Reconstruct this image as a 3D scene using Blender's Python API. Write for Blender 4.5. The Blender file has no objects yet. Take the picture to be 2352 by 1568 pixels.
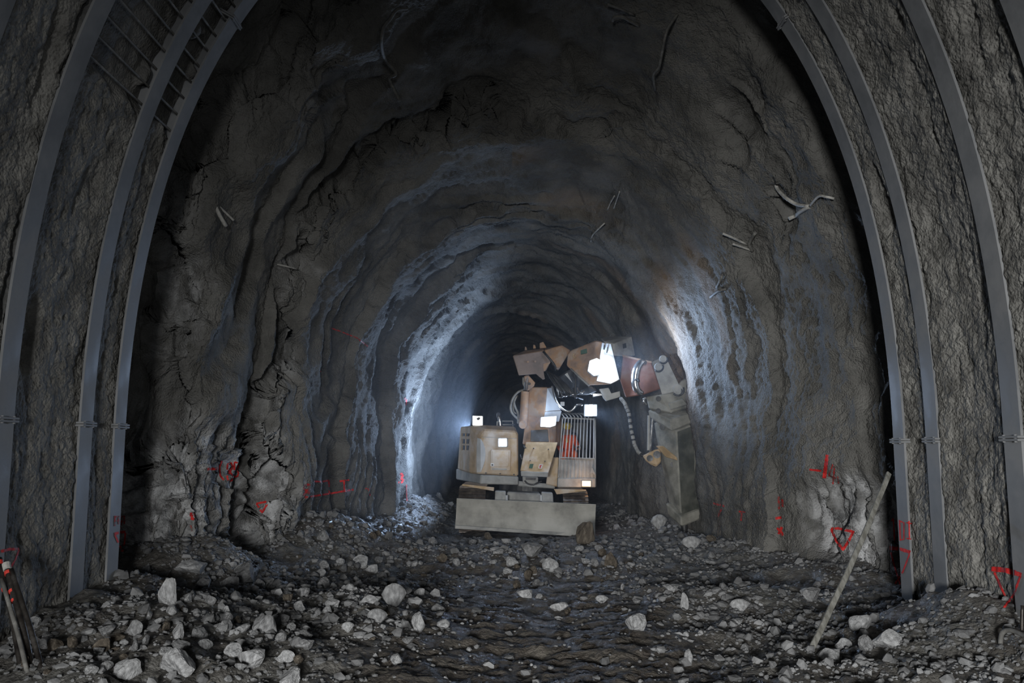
import bpy, bmesh, math, random
import numpy as np
from mathutils import Vector, Matrix

random.seed(7)
RNG = np.random.default_rng(7)
SC = bpy.context.scene
COL = SC.collection
K = 1.2                      # layout units -> metres
CZ = 1.7                     # eye height, layout units
FPX = 1960.0                 # focal length in pixels of the 2352 px frame
PITCH = math.atan(246 / 1960)
CP, SP = math.cos(PITCH), math.sin(PITCH)

# ------------------------------------------------------------------ camera, world, light
cam = bpy.data.cameras.new('camera')
cam.sensor_width = 36.0
cam.lens = 36.0 * FPX / 2352
cam.clip_end = 200
cam_ob = bpy.data.objects.new('camera', cam)
COL.objects.link(cam_ob)
cam_ob.location = (0, 0, CZ * K)
cam_ob.rotation_euler = (math.pi / 2 + PITCH, 0, 0)
SC.camera = cam_ob
SC.view_settings.view_transform = 'Standard'
SC.view_settings.look = 'None'
SC.view_settings.exposure = 0.0
SC.view_settings.gamma = 1.0
SC.view_settings.use_curve_mapping = False

world = bpy.data.worlds.new('world')
SC.world = world
world.use_nodes = True
bg = world.node_tree.nodes['Background']
bg.inputs[0].default_value = (0.74, 0.85, 1.0, 1)
bg.inputs[1].default_value = 0.011


def P(px, py, Y):
    """point of the place seen at a pixel of the 2352x1568 frame at depth Y (layout units)"""
    xc = (px - 1176) / FPX
    yc = (784 - py) / FPX
    fy = CP - yc * SP
    fz = SP + yc * CP
    s = Y / fy
    return np.array([xc * s, Y, CZ + fz * s])


def lamp(kind, name, loc, energy, color, aim=None, **kw):
    l = bpy.data.lights.new(name, kind)
    l.energy = energy
    l.color = color
    for k, v in kw.items():
        setattr(l, k, v)
    o = bpy.data.objects.new(name, l)
    COL.objects.link(o)
    o.location = Vector(loc) * K
    if aim is not None:
        d = Vector(aim) * K - o.location
        o.rotation_euler = d.to_track_quat('-Z', 'Y').to_euler()
    return o


COOL = (0.72, 0.83, 1.0)
LED = (0.50, 0.68, 1.0)
# floodlight of the heading behind the photographer, then two added fill spots
lamp('SPOT', 'flood_light', (-2.4, -10, 1.9), 17500, (0.97, 0.98, 0.98), (3.6, 9, -1.0),
     spot_size=math.radians(54), spot_blend=1.0, shadow_soft_size=1.1)
lamp('SPOT', 'left_fill_light', (0.6, -10, 1.9), 5600, (0.97, 0.98, 0.98), (-3.9, 9, -0.3),
     spot_size=math.radians(46), spot_blend=1.0, shadow_soft_size=1.1)  # added fill aimed left to brighten the left lining
lamp('SPOT', 'upper_left_fill_light', (3.0, -5.0, 1.6), 380, (0.92, 0.96, 1.0), (-3.9, 7.2, 4.6),
     spot_size=math.radians(42), spot_blend=1.0, shadow_soft_size=0.4)  # added fill, lifts the lining and bars high on the left
# work lamps of the excavator (the lenses themselves are built with the machine)
lamp('SPOT', 'boom_lamp_beam', P(1395, 842, 16.35), 950, LED, P(1630, 800, 14.9),
     spot_size=math.radians(84), spot_blend=1.0, shadow_soft_size=0.25)
lamp('SPOT', 'cab_lamp_beam', P(1357, 942, 17.4), 700, LED, (4.15, 8.5, 0.9),
     spot_size=math.radians(26), spot_blend=0.9, shadow_soft_size=0.08)
lamp('SPOT', 'boom_foot_lamp_beam', P(1256, 963, 17.35), 560, LED, (-4.6, 9.8, 1.7),
     spot_size=math.radians(40), spot_blend=0.9, shadow_soft_size=0.08)
lamp('SPOT', 'hood_lamp_beam', P(1154, 1016, 18.0), 25, LED, (-1.2, 0, 1.2),
     spot_size=math.radians(120), spot_blend=0.7, shadow_soft_size=0.06)
lamp('SPOT', 'side_lamp_beam', P(1080, 984, 21.0), 1600, LED, P(1080, 984, 21.0) + np.array([-1, -0.2, 0.30]),
     spot_size=math.radians(179), spot_blend=0.3, shadow_soft_size=0.12)
for nm_, p_, e_ in (('boom_lamp_spill', P(1378, 840, 16.40), 48), ('cab_lamp_spill', P(1357, 942, 17.36), 24), ('foot_lamp_spill', P(1254, 963, 17.36), 20), ('hood_lamp_spill', P(1154, 1016, 18.03), 5)):
    lamp('POINT', nm_, p_, e_, LED, None, shadow_soft_size=0.06)
lamp('POINT', 'indicator_glow', P(1347, 1112, 17.75), 3.5, (1.0, 0.5, 0.18), None, shadow_soft_size=0.05)

# ------------------------------------------------------------------ noise
_perm = np.random.default_rng(3).permutation(256).astype(np.int32)
_perm = np.concatenate([_perm, _perm, _perm[:4]])
_g = np.random.default_rng(5).normal(size=(256, 3)).astype(np.float32)
_g /= np.linalg.norm(_g, axis=1)[:, None]


def noise3(x, y, z):
    x = np.asarray(x, np.float32); y = np.asarray(y, np.float32); z = np.asarray(z, np.float32)
    x, y, z = np.broadcast_arrays(x, y, z)
    sh = x.shape
    x = x.ravel(); y = y.ravel(); z = z.ravel()
    xi = np.floor(x); yi = np.floor(y); zi = np.floor(z)
    xf = x - xi; yf = y - yi; zf = z - zi
    xi = xi.astype(np.int32) & 255; yi = yi.astype(np.int32) & 255; zi = zi.astype(np.int32) & 255
    u = xf * xf * xf * (xf * (xf * 6 - 15) + 10)
    v = yf * yf * yf * (yf * (yf * 6 - 15) + 10)
    w = zf * zf * zf * (zf * (zf * 6 - 15) + 10)
    r = np.zeros_like(x)
    for dx in (0, 1):
        wx = u if dx else 1 - u
        hx = _perm[xi + dx]
        for dy in (0, 1):
            wy = v if dy else 1 - v
            hy = _perm[(hx + yi + dy) & 255]
            for dz in (0, 1):
                wz = w if dz else 1 - w
                g = _g[_perm[(hy + zi + dz) & 255]]
                r += wx * wy * wz * (g[:, 0] * (xf - dx) + g[:, 1] * (yf - dy) + g[:, 2] * (zf - dz))
    return (r * 1.5).reshape(sh)


def fbm(x, y, z, octs=4, gain=0.5):
    a, s, f = 1.0, 0.0, 1.0
    for _ in range(octs):
        s = s + a * noise3(x * f + 17.3 * f, y * f + 3.1, z * f + 9.7)
        a *= gain; f *= 2.03
    return s


def ridged(x, y, z, octs=3, gain=0.5):
    a, s, f = 1.0, 0.0, 1.0
    for _ in range(octs):
        s = s + a * (1 - 2 * np.abs(noise3(x * f + 5.3, y * f + 1.1 * f, z * f + 7.7)))
        a *= gain; f *= 2.1
    return s


def cells(u, v, seed=0):
    """jittered cells in the plane: (random value of the nearest cell, distance to the cell border)"""
    u = np.asarray(u, np.float32); v = np.asarray(v, np.float32)
    iu = np.floor(u).astype(np.int32); iv = np.floor(v).astype(np.int32)
    f1 = np.full(u.shape, 9, np.float32); f2 = f1.copy(); val = np.zeros(u.shape, np.float32)
    for a in (-1, 0, 1):
        for b in (-1, 0, 1):
            h = _perm[(_perm[(iu + a + seed) & 255] + iv + b) & 255]
            h2 = _perm[(h + 91) & 255]
            d = np.hypot(iu + a + 0.15 + 0.7 * h / 255 - u, iv + b + 0.15 + 0.7 * h2 / 255 - v)
            near = d < f1
            f2 = np.where(near, f1, np.minimum(f2, d))
            val = np.where(near, _perm[(h2 + 37) & 255] / 255, val)
            f1 = np.where(near, d, f1)
    return val, f2 - f1


def project(V):
    """pixel of the 2352x1568 frame where points of the place appear"""
    y = V[..., 1]; z = V[..., 2] - CZ
    d = y * CP + z * SP
    return 1176 + FPX * V[..., 0] / d, 784 - FPX * (z * CP - y * SP) / d


def sstep(a, b, x):
    t = np.clip((x - a) / (b - a), 0, 1)
    return t * t * (3 - 2 * t)

# ------------------------------------------------------------------ materials


def new_mat(name):
    m = bpy.data.materials.new(name)
    m.use_nodes = True
    nt = m.node_tree
    b = nt.nodes['Principled BSDF']
    return m, nt, b


def N(nt, t, **kw):
    n = nt.nodes.new(t)
    for k, v in kw.items():
        if k.startswith('i_'):
            n.inputs[k[2:].replace('_', ' ')].default_value = v
        else:
            setattr(n, k, v)
    return n


def ramp(nt, src, stops):
    r = nt.nodes.new('ShaderNodeValToRGB')
    el = r.color_ramp.elements
    stops = [(0.5 + (p - 0.5) * 0.55, c) for p, c in stops]
    el[0].position, el[0].color = stops[0][0], (*stops[0][1], 1)
    el[1].position, el[1].color = stops[-1][0], (*stops[-1][1], 1)
    for p, c in stops[1:-1]:
        e = el.new(p); e.color = (*c, 1)
    nt.links.new(src, r.inputs[0])
    return r


def rough_mat(name, stops, scale=3.0, bump=0.4, bscale=40.0, bdist=0.02, rough=(0.7, 0.95), spec=0.3, attr=None,
              attr_stops=None, metallic=0.0, stretch=(1, 1, 1), coarse=0.0, cscale=8.0, stain=None, pebble=0.0):
    """mottled surface: noise colour, two scales of relief, optional second colour set chosen by a vertex attribute"""
    m, nt, b = new_mat(name)
    tc = N(nt, 'ShaderNodeTexCoord')
    mp = N(nt, 'ShaderNodeMapping')
    mp.inputs['Scale'].default_value = stretch
    nt.links.new(tc.outputs['Object'], mp.inputs['Vector'])
    n1 = N(nt, 'ShaderNodeTexNoise', i_Scale=scale, i_Detail=6.0, i_Roughness=0.62)
    nt.links.new(mp.outputs[0], n1.inputs['Vector'])
    c = ramp(nt, n1.outputs['Fac'], stops)
    col = c.outputs[0]
    if attr:
        at = N(nt, 'ShaderNodeAttribute', attribute_name=attr)
        n4 = N(nt, 'ShaderNodeTexNoise', i_Scale=scale * 3.5, i_Detail=8.0, i_Roughness=0.68)
        nt.links.new(mp.outputs[0], n4.inputs['Vector'])
        c2 = ramp(nt, n4.outputs['Fac'], attr_stops)
        mx = N(nt, 'ShaderNodeMix', data_type='RGBA')
        nt.links.new(at.outputs['Fac'], mx.inputs['Factor'])
        nt.links.new(col, mx.inputs[6]); nt.links.new(c2.outputs[0], mx.inputs[7])
        col = mx.outputs[2]
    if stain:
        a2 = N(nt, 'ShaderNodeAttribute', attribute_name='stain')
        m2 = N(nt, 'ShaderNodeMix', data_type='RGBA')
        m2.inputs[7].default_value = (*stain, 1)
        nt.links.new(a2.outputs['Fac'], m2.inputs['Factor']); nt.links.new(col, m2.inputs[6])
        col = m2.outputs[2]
    nt.links.new(col, b.inputs['Base Color'])
    n2 = N(nt, 'ShaderNodeTexNoise', i_Scale=bscale, i_Detail=5.0, i_Roughness=0.6)
    nt.links.new(tc.outputs['Object'], n2.inputs['Vector'])
    bp = N(nt, 'ShaderNodeBump', i_Strength=bump, i_Distance=bdist)
    nt.links.new(n2.outputs['Fac'], bp.inputs['Height'])
    if pebble:
        vo = N(nt, 'ShaderNodeTexVoronoi', i_Scale=pebble)
        nt.links.new(tc.outputs['Object'], vo.inputs['Vector'])
        mm = N(nt, 'ShaderNodeMath', operation='MULTIPLY_ADD')
        mm.inputs[1].default_value = -0.55
        nt.links.new(vo.outputs['Distance'], mm.inputs[0]); nt.links.new(n2.outputs['Fac'], mm.inputs[2])
        nt.links.new(mm.outputs[0], bp.inputs['Height'])
    last = bp
    if coarse:
        n3 = N(nt, 'ShaderNodeTexNoise', i_Scale=cscale, i_Detail=4.0)
        nt.links.new(mp.outputs[0], n3.inputs['Vector'])
        b3 = N(nt, 'ShaderNodeBump', i_Strength=coarse, i_Distance=0.06)
        nt.links.new(n3.outputs['Fac'], b3.inputs['Height'])
        nt.links.new(b3.outputs[0], bp.inputs['Normal'])
    nt.links.new(last.outputs[0], b.inputs['Normal'])
    rr = N(nt, 'ShaderNodeMapRange')
    rr.inputs['From Min'].default_value = 0.35; rr.inputs['From Max'].default_value = 0.65
    rr.inputs['To Min'].default_value = rough[0]; rr.inputs['To Max'].default_value = rough[1]
    nt.links.new(n1.outputs['Fac'], rr.inputs['Value'])
    nt.links.new(rr.outputs[0], b.inputs['Roughness'])
    b.inputs['Specular IOR Level'].default_value = spec
    b.inputs['Metallic'].default_value = metallic
    return m


def g3(v, t=(1, 1, 1)):
    return (v * t[0], v * t[1], v * t[2])


WARM = (1.03, 1.0, 0.92)
M = {}
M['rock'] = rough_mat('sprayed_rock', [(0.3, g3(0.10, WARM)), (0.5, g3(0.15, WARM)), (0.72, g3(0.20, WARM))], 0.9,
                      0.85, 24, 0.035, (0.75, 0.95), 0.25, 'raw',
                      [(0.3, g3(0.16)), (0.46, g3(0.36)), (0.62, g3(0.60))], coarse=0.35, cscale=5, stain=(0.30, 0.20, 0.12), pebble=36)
M['lining'] = rough_mat('sprayed_lining', [(0.3, g3(0.135, WARM)), (0.5, g3(0.20, WARM)), (0.72, g3(0.27, WARM))], 3.0,
                        0.8, 24, 0.035, (0.8, 0.97), 0.25, 'raw', [(0.3, g3(0.05)), (0.7, g3(0.10))], coarse=0.4, cscale=9, pebble=32)
M['ground'] = rough_mat('muddy_ground', [(0.3, (0.055, 0.046, 0.038)), (0.5, (0.09, 0.077, 0.064)), (0.72, (0.135, 0.12, 0.10))], 2.2,
                        0.9, 22, 0.05, (0.14, 0.85), 0.5, 'raw', [(0.3, g3(0.09, WARM)), (0.7, g3(0.20, WARM))], coarse=0.8, cscale=9)
M['steel'] = rough_mat('dusty_steel', [(0.3, g3(0.17, (.98, 1, 1.02))), (0.5, g3(0.21, (.98, 1, 1.02))), (0.7, g3(0.25, (.99, 1, 1.01)))], 1.6,
                       0.15, 30, 0.01, (0.55, 0.8), 0.4)
STONES = {
    'pale grey': rough_mat('stone_pale', [(0.3, g3(0.24)), (0.6, g3(0.37)), (0.75, g3(0.46))], 5, 0.5, 22, 0.02, coarse=0.5, cscale=6),
    'mid grey': rough_mat('stone_mid', [(0.3, g3(0.15)), (0.6, g3(0.25)), (0.75, g3(0.33))], 5, 0.5, 22, 0.02, coarse=0.5, cscale=6),
    'brown muddy': rough_mat('stone_brown', [(0.3, (.07, .058, .045)), (0.6, (.12, .10, .078)), (0.75, (.19, .165, .13))], 4, 0.5, 22, 0.02, coarse=0.5, cscale=6),
}
M['gravel'] = rough_mat('small_stones', [(0.3, g3(0.10)), (0.55, g3(0.19)), (0.75, g3(0.31))], 1.8, 0.4, 25, 0.02)
M['red'] = rough_mat('red_spray_paint', [(0.3, (0.36, 0.02, 0.02)), (0.5, (0.62, 0.025, 0.025)), (0.7, (0.75, 0.05, 0.04))], 12, 0.3, 30, 0.01, (0.6, 0.8))
M['red_faint'] = rough_mat('red_spray_paint_thin', [(0.35, (0.14, 0.10, 0.09)), (0.5, (0.33, 0.05, 0.045)), (0.65, (0.5, 0.03, 0.03))], 16, 0.3, 30, 0.01, (0.6, 0.8))

# ------------------------------------------------------------------ object helpers


def world_of(o):
    m = o.matrix_basis.copy()
    while o.parent is not None:
        o = o.parent
        m = o.matrix_basis @ m
    return m


def mk(name, verts, faces, mat=None, parent=None, smooth=False, raw=None, normals=None, stain=None, origin=(0, 0, 0), label=None):
    """one mesh object; verts in layout units (world), stored relative to its parent"""
    me = bpy.data.meshes.new(name)
    v = (np.asarray(verts, np.float64) - np.asarray(origin)) * K
    if parent is not None:
        inv = np.array(world_of(parent).inverted())
        v = v @ inv[:3, :3].T + inv[:3, 3]
    if isinstance(faces, np.ndarray):
        nf, k = faces.shape
        me.vertices.add(len(v)); me.vertices.foreach_set('co', v.astype(np.float32).ravel())
        me.loops.add(nf * k); me.loops.foreach_set('vertex_index', faces.astype(np.int32).ravel())
        me.polygons.add(nf)
        me.polygons.foreach_set('loop_start', np.arange(0, nf * k, k, dtype=np.int32))
        me.update(calc_edges=True)
    else:
        me.from_pydata([tuple(p) for p in v], [], [tuple(f) for f in faces])
        me.update()
    me.polygons.foreach_set('use_smooth', np.full(len(me.polygons), bool(smooth)))
    if raw is not None:
        a = me.attributes.new('raw', 'FLOAT', 'POINT')
        a.data.foreach_set('value', np.asarray(raw, np.float32).ravel())
    if stain is not None:
        a = me.attributes.new('stain', 'FLOAT', 'POINT')
        a.data.foreach_set('value', np.asarray(stain, np.float32).ravel())
    if mat is not None:
        me.materials.append(mat)
    if normals is not None:
        me.normals_split_custom_set_from_vertices(normals.tolist())
    o = bpy.data.objects.new(name, me)
    COL.objects.link(o)
    if parent is not None:
        o.parent = parent
    else:
        o.location = Vector(origin) * K
    if label:
        o['label'] = label
    return o


def thing(name, label, cat, loc=(0, 0, 0), rot=(0, 0, 0), group=None):
    o = bpy.data.objects.new(name, None)
    COL.objects.link(o)
    o.empty_display_size = 0.2
    o.location = Vector(loc) * K
    o.rotation_euler = rot
    o.matrix_basis = Matrix.LocRotScale(Vector(loc) * K, o.rotation_euler, None)
    tag(o, label, cat, group)
    return o


def tag(o, label=None, cat=None, group=None, kind=None):
    if label: o['label'] = label
    if cat: o['category'] = cat
    if group: o['group'] = group
    if kind: o['kind'] = kind
    return o


class MB:
    """collects solids in layout units, then becomes one mesh object"""

    def __init__(self):
        self.bm = bmesh.new()

    def _bev(self, geom_faces, bevel):
        if bevel:
            ed = set()
            for f in geom_faces:
                if f.is_valid:
                    ed.update(f.edges)
            ed = [e for e in ed if len(e.link_faces) == 2 and e.calc_face_angle(0) > 0.35]
            if ed:
                bmesh.ops.bevel(self.bm, geom=ed, offset=bevel, segments=1, affect='EDGES', clamp_overlap=True)

    def hull(self, pts, bevel=0.012):
        vs = [self.bm.verts.new(tuple(p)) for p in pts]
        r = bmesh.ops.convex_hull(self.bm, input=vs)
        junk = [g for g in r['geom_interior'] if isinstance(g, bmesh.types.BMVert)]
        if junk:
            bmesh.ops.delete(self.bm, geom=junk, context='VERTS')
        fs = [g for g in r['geom'] if isinstance(g, bmesh.types.BMFace) and g.is_valid]
        es = list({e for f in fs for e in f.edges})
        bmesh.ops.dissolve_limit(self.bm, angle_limit=0.06, verts=list({v for f in fs for v in f.verts}), edges=es)
        live = [f for f in self.bm.faces if any(v in f.verts for v in vs if v.is_valid)]
        self._bev(live, bevel)
        return self

    def hullpx(self, pts, bevel=0.012):
        return self.hull([P(*p) for p in pts], bevel)

    def prism(self, poly, Y, depth, bevel=0.012, shift=(0, 0)):
        """poly: pixels on the plane at depth Y (or (px, py, Y)); pushed back by depth"""
        f = [P(*(p if len(p) == 3 else (*p, Y))) for p in poly]
        return self.loft(f, [p + np.array([shift[0], depth, shift[1]]) for p in f], bevel)

    def loft(self, a, b, bevel=0.0):
        va = [self.bm.verts.new(tuple(p)) for p in a]
        vb = [self.bm.verts.new(tuple(p)) for p in b]
        n = len(va)
        fs = [self.bm.faces.new(va), self.bm.faces.new(vb[::-1])]
        for i in range(n):
            fs.append(self.bm.faces.new((va[(i + 1) % n], va[i], vb[i], vb[(i + 1) % n])))
        bmesh.ops.recalc_face_normals(self.bm, faces=fs)
        self._bev(fs, bevel)
        return self

    def box(self, c, s, rot=None, bevel=0.01):
        c = np.asarray(c); h = np.asarray(s) / 2
        R = np.array(rot) if rot is not None else np.eye(3)
        q = [(-1, -1), (1, -1), (1, 1), (-1, 1)]
        a = [c + R @ (h * (x, y, -1)) for x, y in q]
        b = [c + R @ (h * (x, y, 1)) for x, y in q]
        return self.loft(a, b, bevel)

    def cyl(self, p0, p1, r, seg=14, r1=None, bevel=0.0):
        p0 = np.asarray(p0, float); p1 = np.asarray(p1, float)
        d = p1 - p0; d = d / np.linalg.norm(d)
        u = np.cross(d, (0, 0, 1) if abs(d[2]) < 0.9 else (1, 0, 0)); u /= np.linalg.norm(u)
        w = np.cross(d, u)
        r1 = r if r1 is None else r1
        an = [2 * math.pi * i / seg for i in range(seg)]
        return self.loft([p0 + r * (math.cos(t) * u + math.sin(t) * w) for t in an],
                         [p1 + r1 * (math.cos(t) * u + math.sin(t) * w) for t in an], bevel)

    def tube(self, pts, r, seg=8, sub=5, closed=False):
        pts = [np.asarray(p, float) for p in pts]
        if sub > 1 and len(pts) > 2:
            q = []
            e = [2 * pts[0] - pts[1]] + pts + [2 * pts[-1] - pts[-2]]
            for i in range(1, len(e) - 2):
                for k in range(sub):
                    t = k / sub
                    q.append(0.5 * (2 * e[i] + (e[i + 1] - e[i - 1]) * t + (2 * e[i - 1] - 5 * e[i] + 4 * e[i + 1] - e[i + 2]) * t * t
                                    + (3 * e[i] - e[i - 1] - 3 * e[i + 1] + e[i + 2]) * t ** 3))
            q.append(pts[-1]); pts = q
        rs = r if callable(r) else (lambda t: r)
        rings = []
        u = None
        n = len(pts)
        for i, p in enumerate(pts):
            d = pts[min(i + 1, n - 1)] - pts[max(i - 1, 0)]
            d = d / (np.linalg.norm(d) + 1e-9)
            if u is None:
                u = np.cross(d, (0, 0, 1) if abs(d[2]) < 0.9 else (1, 0, 0))
            u = u - d * np.dot(u, d); u /= np.linalg.norm(u) + 1e-9
            w = np.cross(d, u)
            rr = rs(i / max(n - 1, 1))
            rings.append([self.bm.verts.new(tuple(p + rr * (math.cos(a) * u + math.sin(a) * w)))
                          for a in (2 * math.pi * k / seg for k in range(seg))])
        for a, b in zip(rings, rings[1:]):
            for k in range(seg):
                f = self.bm.faces.new((a[k], a[(k + 1) % seg], b[(k + 1) % seg], b[k])); f.smooth = True
        self.bm.faces.new(rings[0][::-1]); self.bm.faces.new(rings[-1])
        return self

    def sphere(self, c, r, sub=2, scale=(1, 1, 1)):
        mt = Matrix.Translation(Vector(c)) @ Matrix.Diagonal((*[s * r for s in scale], 1))
        res = bmesh.ops.create_icosphere(self.bm, subdivisions=sub, radius=1, matrix=mt)
        for v in res['verts']:
            for f in v.link_faces:
                f.smooth = True
        return self

    def build(self, name, mat, parent=None, label=None, origin=None):
        me = bpy.data.meshes.new(name)
        bm = self.bm
        bm.normal_update()
        if parent is not None:
            bm.transform(world_of(parent).inverted() @ Matrix.Scale(K, 4))
        else:
            origin = (0, 0, 0) if origin is None else origin
            bm.transform(Matrix.Scale(K, 4) @ Matrix.Translation(-Vector(origin)))
        bm.to_mesh(me); bm.free()
        me.materials.append(mat)
        o = bpy.data.objects.new(name, me)
        COL.objects.link(o)
        if parent is not None:
            o.parent = parent
        else:
            o.location = Vector(origin) * K
        if label:
            o['label'] = label
        return o
# ------------------------------------------------------------------ profiles
AA, AB, AZ, AN = 3.98, 6.3, 1.84, 2.2      # steel arch: half width, rise, spring height, exponent
ACX = -0.03


def profile(a, b, zs, n, foot=-0.45, cnt=400, xl=None, xr=None):
    """polyline left foot -> crown -> right foot, resampled by length, with outward normals"""
    th = np.linspace(math.pi, 0, 800)
    c, s = np.cos(th), np.sin(th)
    x = a * np.sign(c) * np.abs(c) ** (2 / n)
    z = zs + b * np.abs(s) ** (2 / n)
    leg = np.linspace(foot, zs, 160)[:-1]
    x = np.concatenate([np.full(159, -a), x, np.full(159, a)])
    z = np.concatenate([leg, z, leg[::-1]])
    d = np.concatenate([[0], np.cumsum(np.hypot(np.diff(x), np.diff(z)))])
    t = np.linspace(0, d[-1], cnt)
    x = np.interp(t, d, x); z = np.interp(t, d, z)
    tx, tz = np.gradient(x), np.gradient(z)
    L = np.hypot(tx, tz)
    return x, z, -tz / L, tx / L, t       # outward normal of a left->right path points up/out


def grid_faces(nr, nc):
    i = np.arange(nr - 1)[:, None] * nc + np.arange(nc - 1)[None, :]
    return np.stack([i, i + 1, i + nc + 1, i + nc], -1).reshape(-1, 4)


def grid_normals(V):
    du = np.gradient(V, axis=1); dv = np.gradient(V, axis=0)
    n = np.cross(du, dv)
    n /= np.linalg.norm(n, axis=-1, keepdims=True) + 1e-12
    return n


def put_grid(V, raw, mat, pieces, flip, stain=None):
    """V (rows, columns, 3): build one structure object for each (name, first column, last column)"""
    Nn = grid_normals(V) * (-1 if flip else 1)
    out = []
    for name, c0, c1 in pieces:
        v = V[:, c0:c1 + 1]
        f = grid_faces(v.shape[0], v.shape[1])
        if flip:
            f = f[:, ::-1]
        o = mk(name, v.reshape(-1, 3), f, mat, None, True, raw[:, c0:c1 + 1], Nn[:, c0:c1 + 1].reshape(-1, 3), None if stain is None else stain[:, c0:c1 + 1])
        tag(o, kind='structure')
        out.append(o)
    return out


# ------------------------------------------------------------------ rock tunnel beyond the arches
NT, NY = 780, 740
ST = np.array([
    # Y, left, right, crown
    (8.6, -4.80, 4.75, 9.0), (9.6, -4.80, 4.75, 8.9), (10.2, -4.60, 4.72, 8.6), (10.8, -4.12, 4.55, 8.1),
    (12.0, -3.85, 4.15, 7.45), (13.2, -3.45, 3.85, 6.8), (15.0, -3.15, 3.52, 6.35), (17.0, -2.92, 3.2, 6.05),
    (18.6, -2.68, 3.02, 5.8), (20.0, -2.6, 2.95, 5.7), (23.0, -2.5, 2.85, 5.55), (28.0, -2.25, 2.75, 5.4),
    (36.0, -2.0, 2.75, 5.3), (48.0, -1.6, 2.9, 5.3)])
_y = np.linspace(8.6, 48, 6000)
_w = np.cumsum(1 / _y + 0.32 * np.exp(-((_y - 10.35) / 0.5) ** 4) + 0.30 * np.exp(-((_y - 12.75) / 0.5) ** 4) + 0.08 * np.exp(-((_y - 15.2) / 0.4) ** 4) + 0.08 * np.exp(-((_y - 17.9) / 0.4) ** 4))
Yr = np.interp(np.linspace(_w[0], _w[-1], NY), _w, _y)
xl = np.interp(Yr, ST[:, 0], ST[:, 1]); xr = np.interp(Yr, ST[:, 0], ST[:, 2]); zt = np.interp(Yr, ST[:, 0], ST[:, 3])
ux, uz, unx, unz, ut = profile(1.0, 1.0, 0.0, 2.15, foot=-0.42, cnt=NT)   # unit: legs -0.42..0, arc 0..1
zs = 1.9
cx = (xl + xr) / 2; hw = (xr - xl) / 2
Xg = cx[:, None] + hw[:, None] * ux[None, :]
Zg = np.where(uz[None, :] > 0, zs + (zt[:, None] - zs) * uz[None, :], zs + uz[None, :] * (zs + 0.5) / 0.42)
Yg = np.repeat(Yr[:, None], NT, 1)
nx = np.repeat(unx[None, :], NY, 0); nz = np.repeat(unz[None, :], NY, 0)
# coordinate along the girth in layout units
gz = np.repeat((ut[None, :] / ut[-1] * 17.0), NY, 0)
left = sstep(0.2, -0.5, Xg / hw[:, None])
low = sstep(3.0, 0.6, Zg)
fade = sstep(8.6, 9.3, Yg)
# blasting rounds: the bore starts tight at each round and flares outward
rough_edge = 0.30 * fbm(gz * 0.55, Yg * 0.3, 3.0, 3) + 0.16 * noise3(gz * 1.9, Yg * 0.6, 8.0) + 0.05 * noise3(gz * 6, Yg * 1.5, 1.0) + 0.13 * np.tanh(7 * noise3(gz * 1.25, Yg * 0.4, 12.))
step_in = np.zeros_like(Xg); face = np.zeros_like(Xg)
for e0, e1, A in ((10.35, 12.75, 0.44), (12.75, 15.2, 0.36), (15.2, 17.9, 0.24), (17.9, 20.6, 0.26), (20.6, 23.5, 0.16), (23.5, 27, 0.14), (27, 31, 0.12), (31, 36, 0.1)):
    yy = Yg + rough_edge * (1.0 if e0 < 14 else 0.6)
    s = np.clip((yy - e0) / (e1 - e0), 0, 1)
    on = sstep(e0 - 0.10, e0 + 0.06, yy) * (1 - sstep(e1 - 0.10, e1 + 0.06, yy))
    amp = A * (0.40 + 0.60 * left)
    step_in += on * amp * (1 - s) ** 1.3
    face = np.maximum(face, np.exp(-((yy - e0) / 0.16) ** 2) * (A > 0.3))
raw = low * (0.1 + 0.95 * left + 1.35 * (1 - left) * sstep(13.0, 10.8, Yg) * sstep(1.7, 0.8, Zg)) * sstep(14.8, 12.0, Yg) * (1 + 1.2 * fbm(gz * .7, Yg * .7, 2.0, 3))
raw = np.clip(1.6 * raw - 0.35, 0, 1)
raw = np.maximum(raw, np.clip(face * left * (0.35 + noise3(gz * 1.1, Yg, 4.)) * 1.2, 0, 0.55) * sstep(5.8, 3.0, Zg)) * sstep(15.5, 13.5, Yg)
# large form first: waves, blasting steps
wave = 0.24 * fbm(Xg * 0.33, Yg * 0.42, Zg * 0.33, 3) * fade
disp = wave - step_in * (1 + 0.35 * noise3(gz * 1.4, Yg * 0.8, 30.))
disp = np.where(Yg < 9.0, np.maximum(disp, -0.15), disp)
V = np.stack([Xg + nx * disp, Yg + (0.25 * noise3(gz * .5, Yg * .5, 6.)) * fade, Zg + nz * disp], -1)
# then folds, blocks and grain along the true normal of that form
Nn = -grid_normals(V)
x_, y_, z_ = V[..., 0], V[..., 1], V[..., 2]
wx = 0.5 * noise3(x_ * .6, y_ * .6, z_ * .6); wz = 0.5 * noise3(x_ * .6 + 40, y_ * .6, z_ * .6)


def drape(ph, sharp=0.80):
    """one hanging fold per unit of phase: swells slowly, falls back fast"""
    f = ph - np.floor(ph)
    return np.sin(np.pi * 0.5 * f) * (1 - sstep(sharp, 1.0, f))


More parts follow.
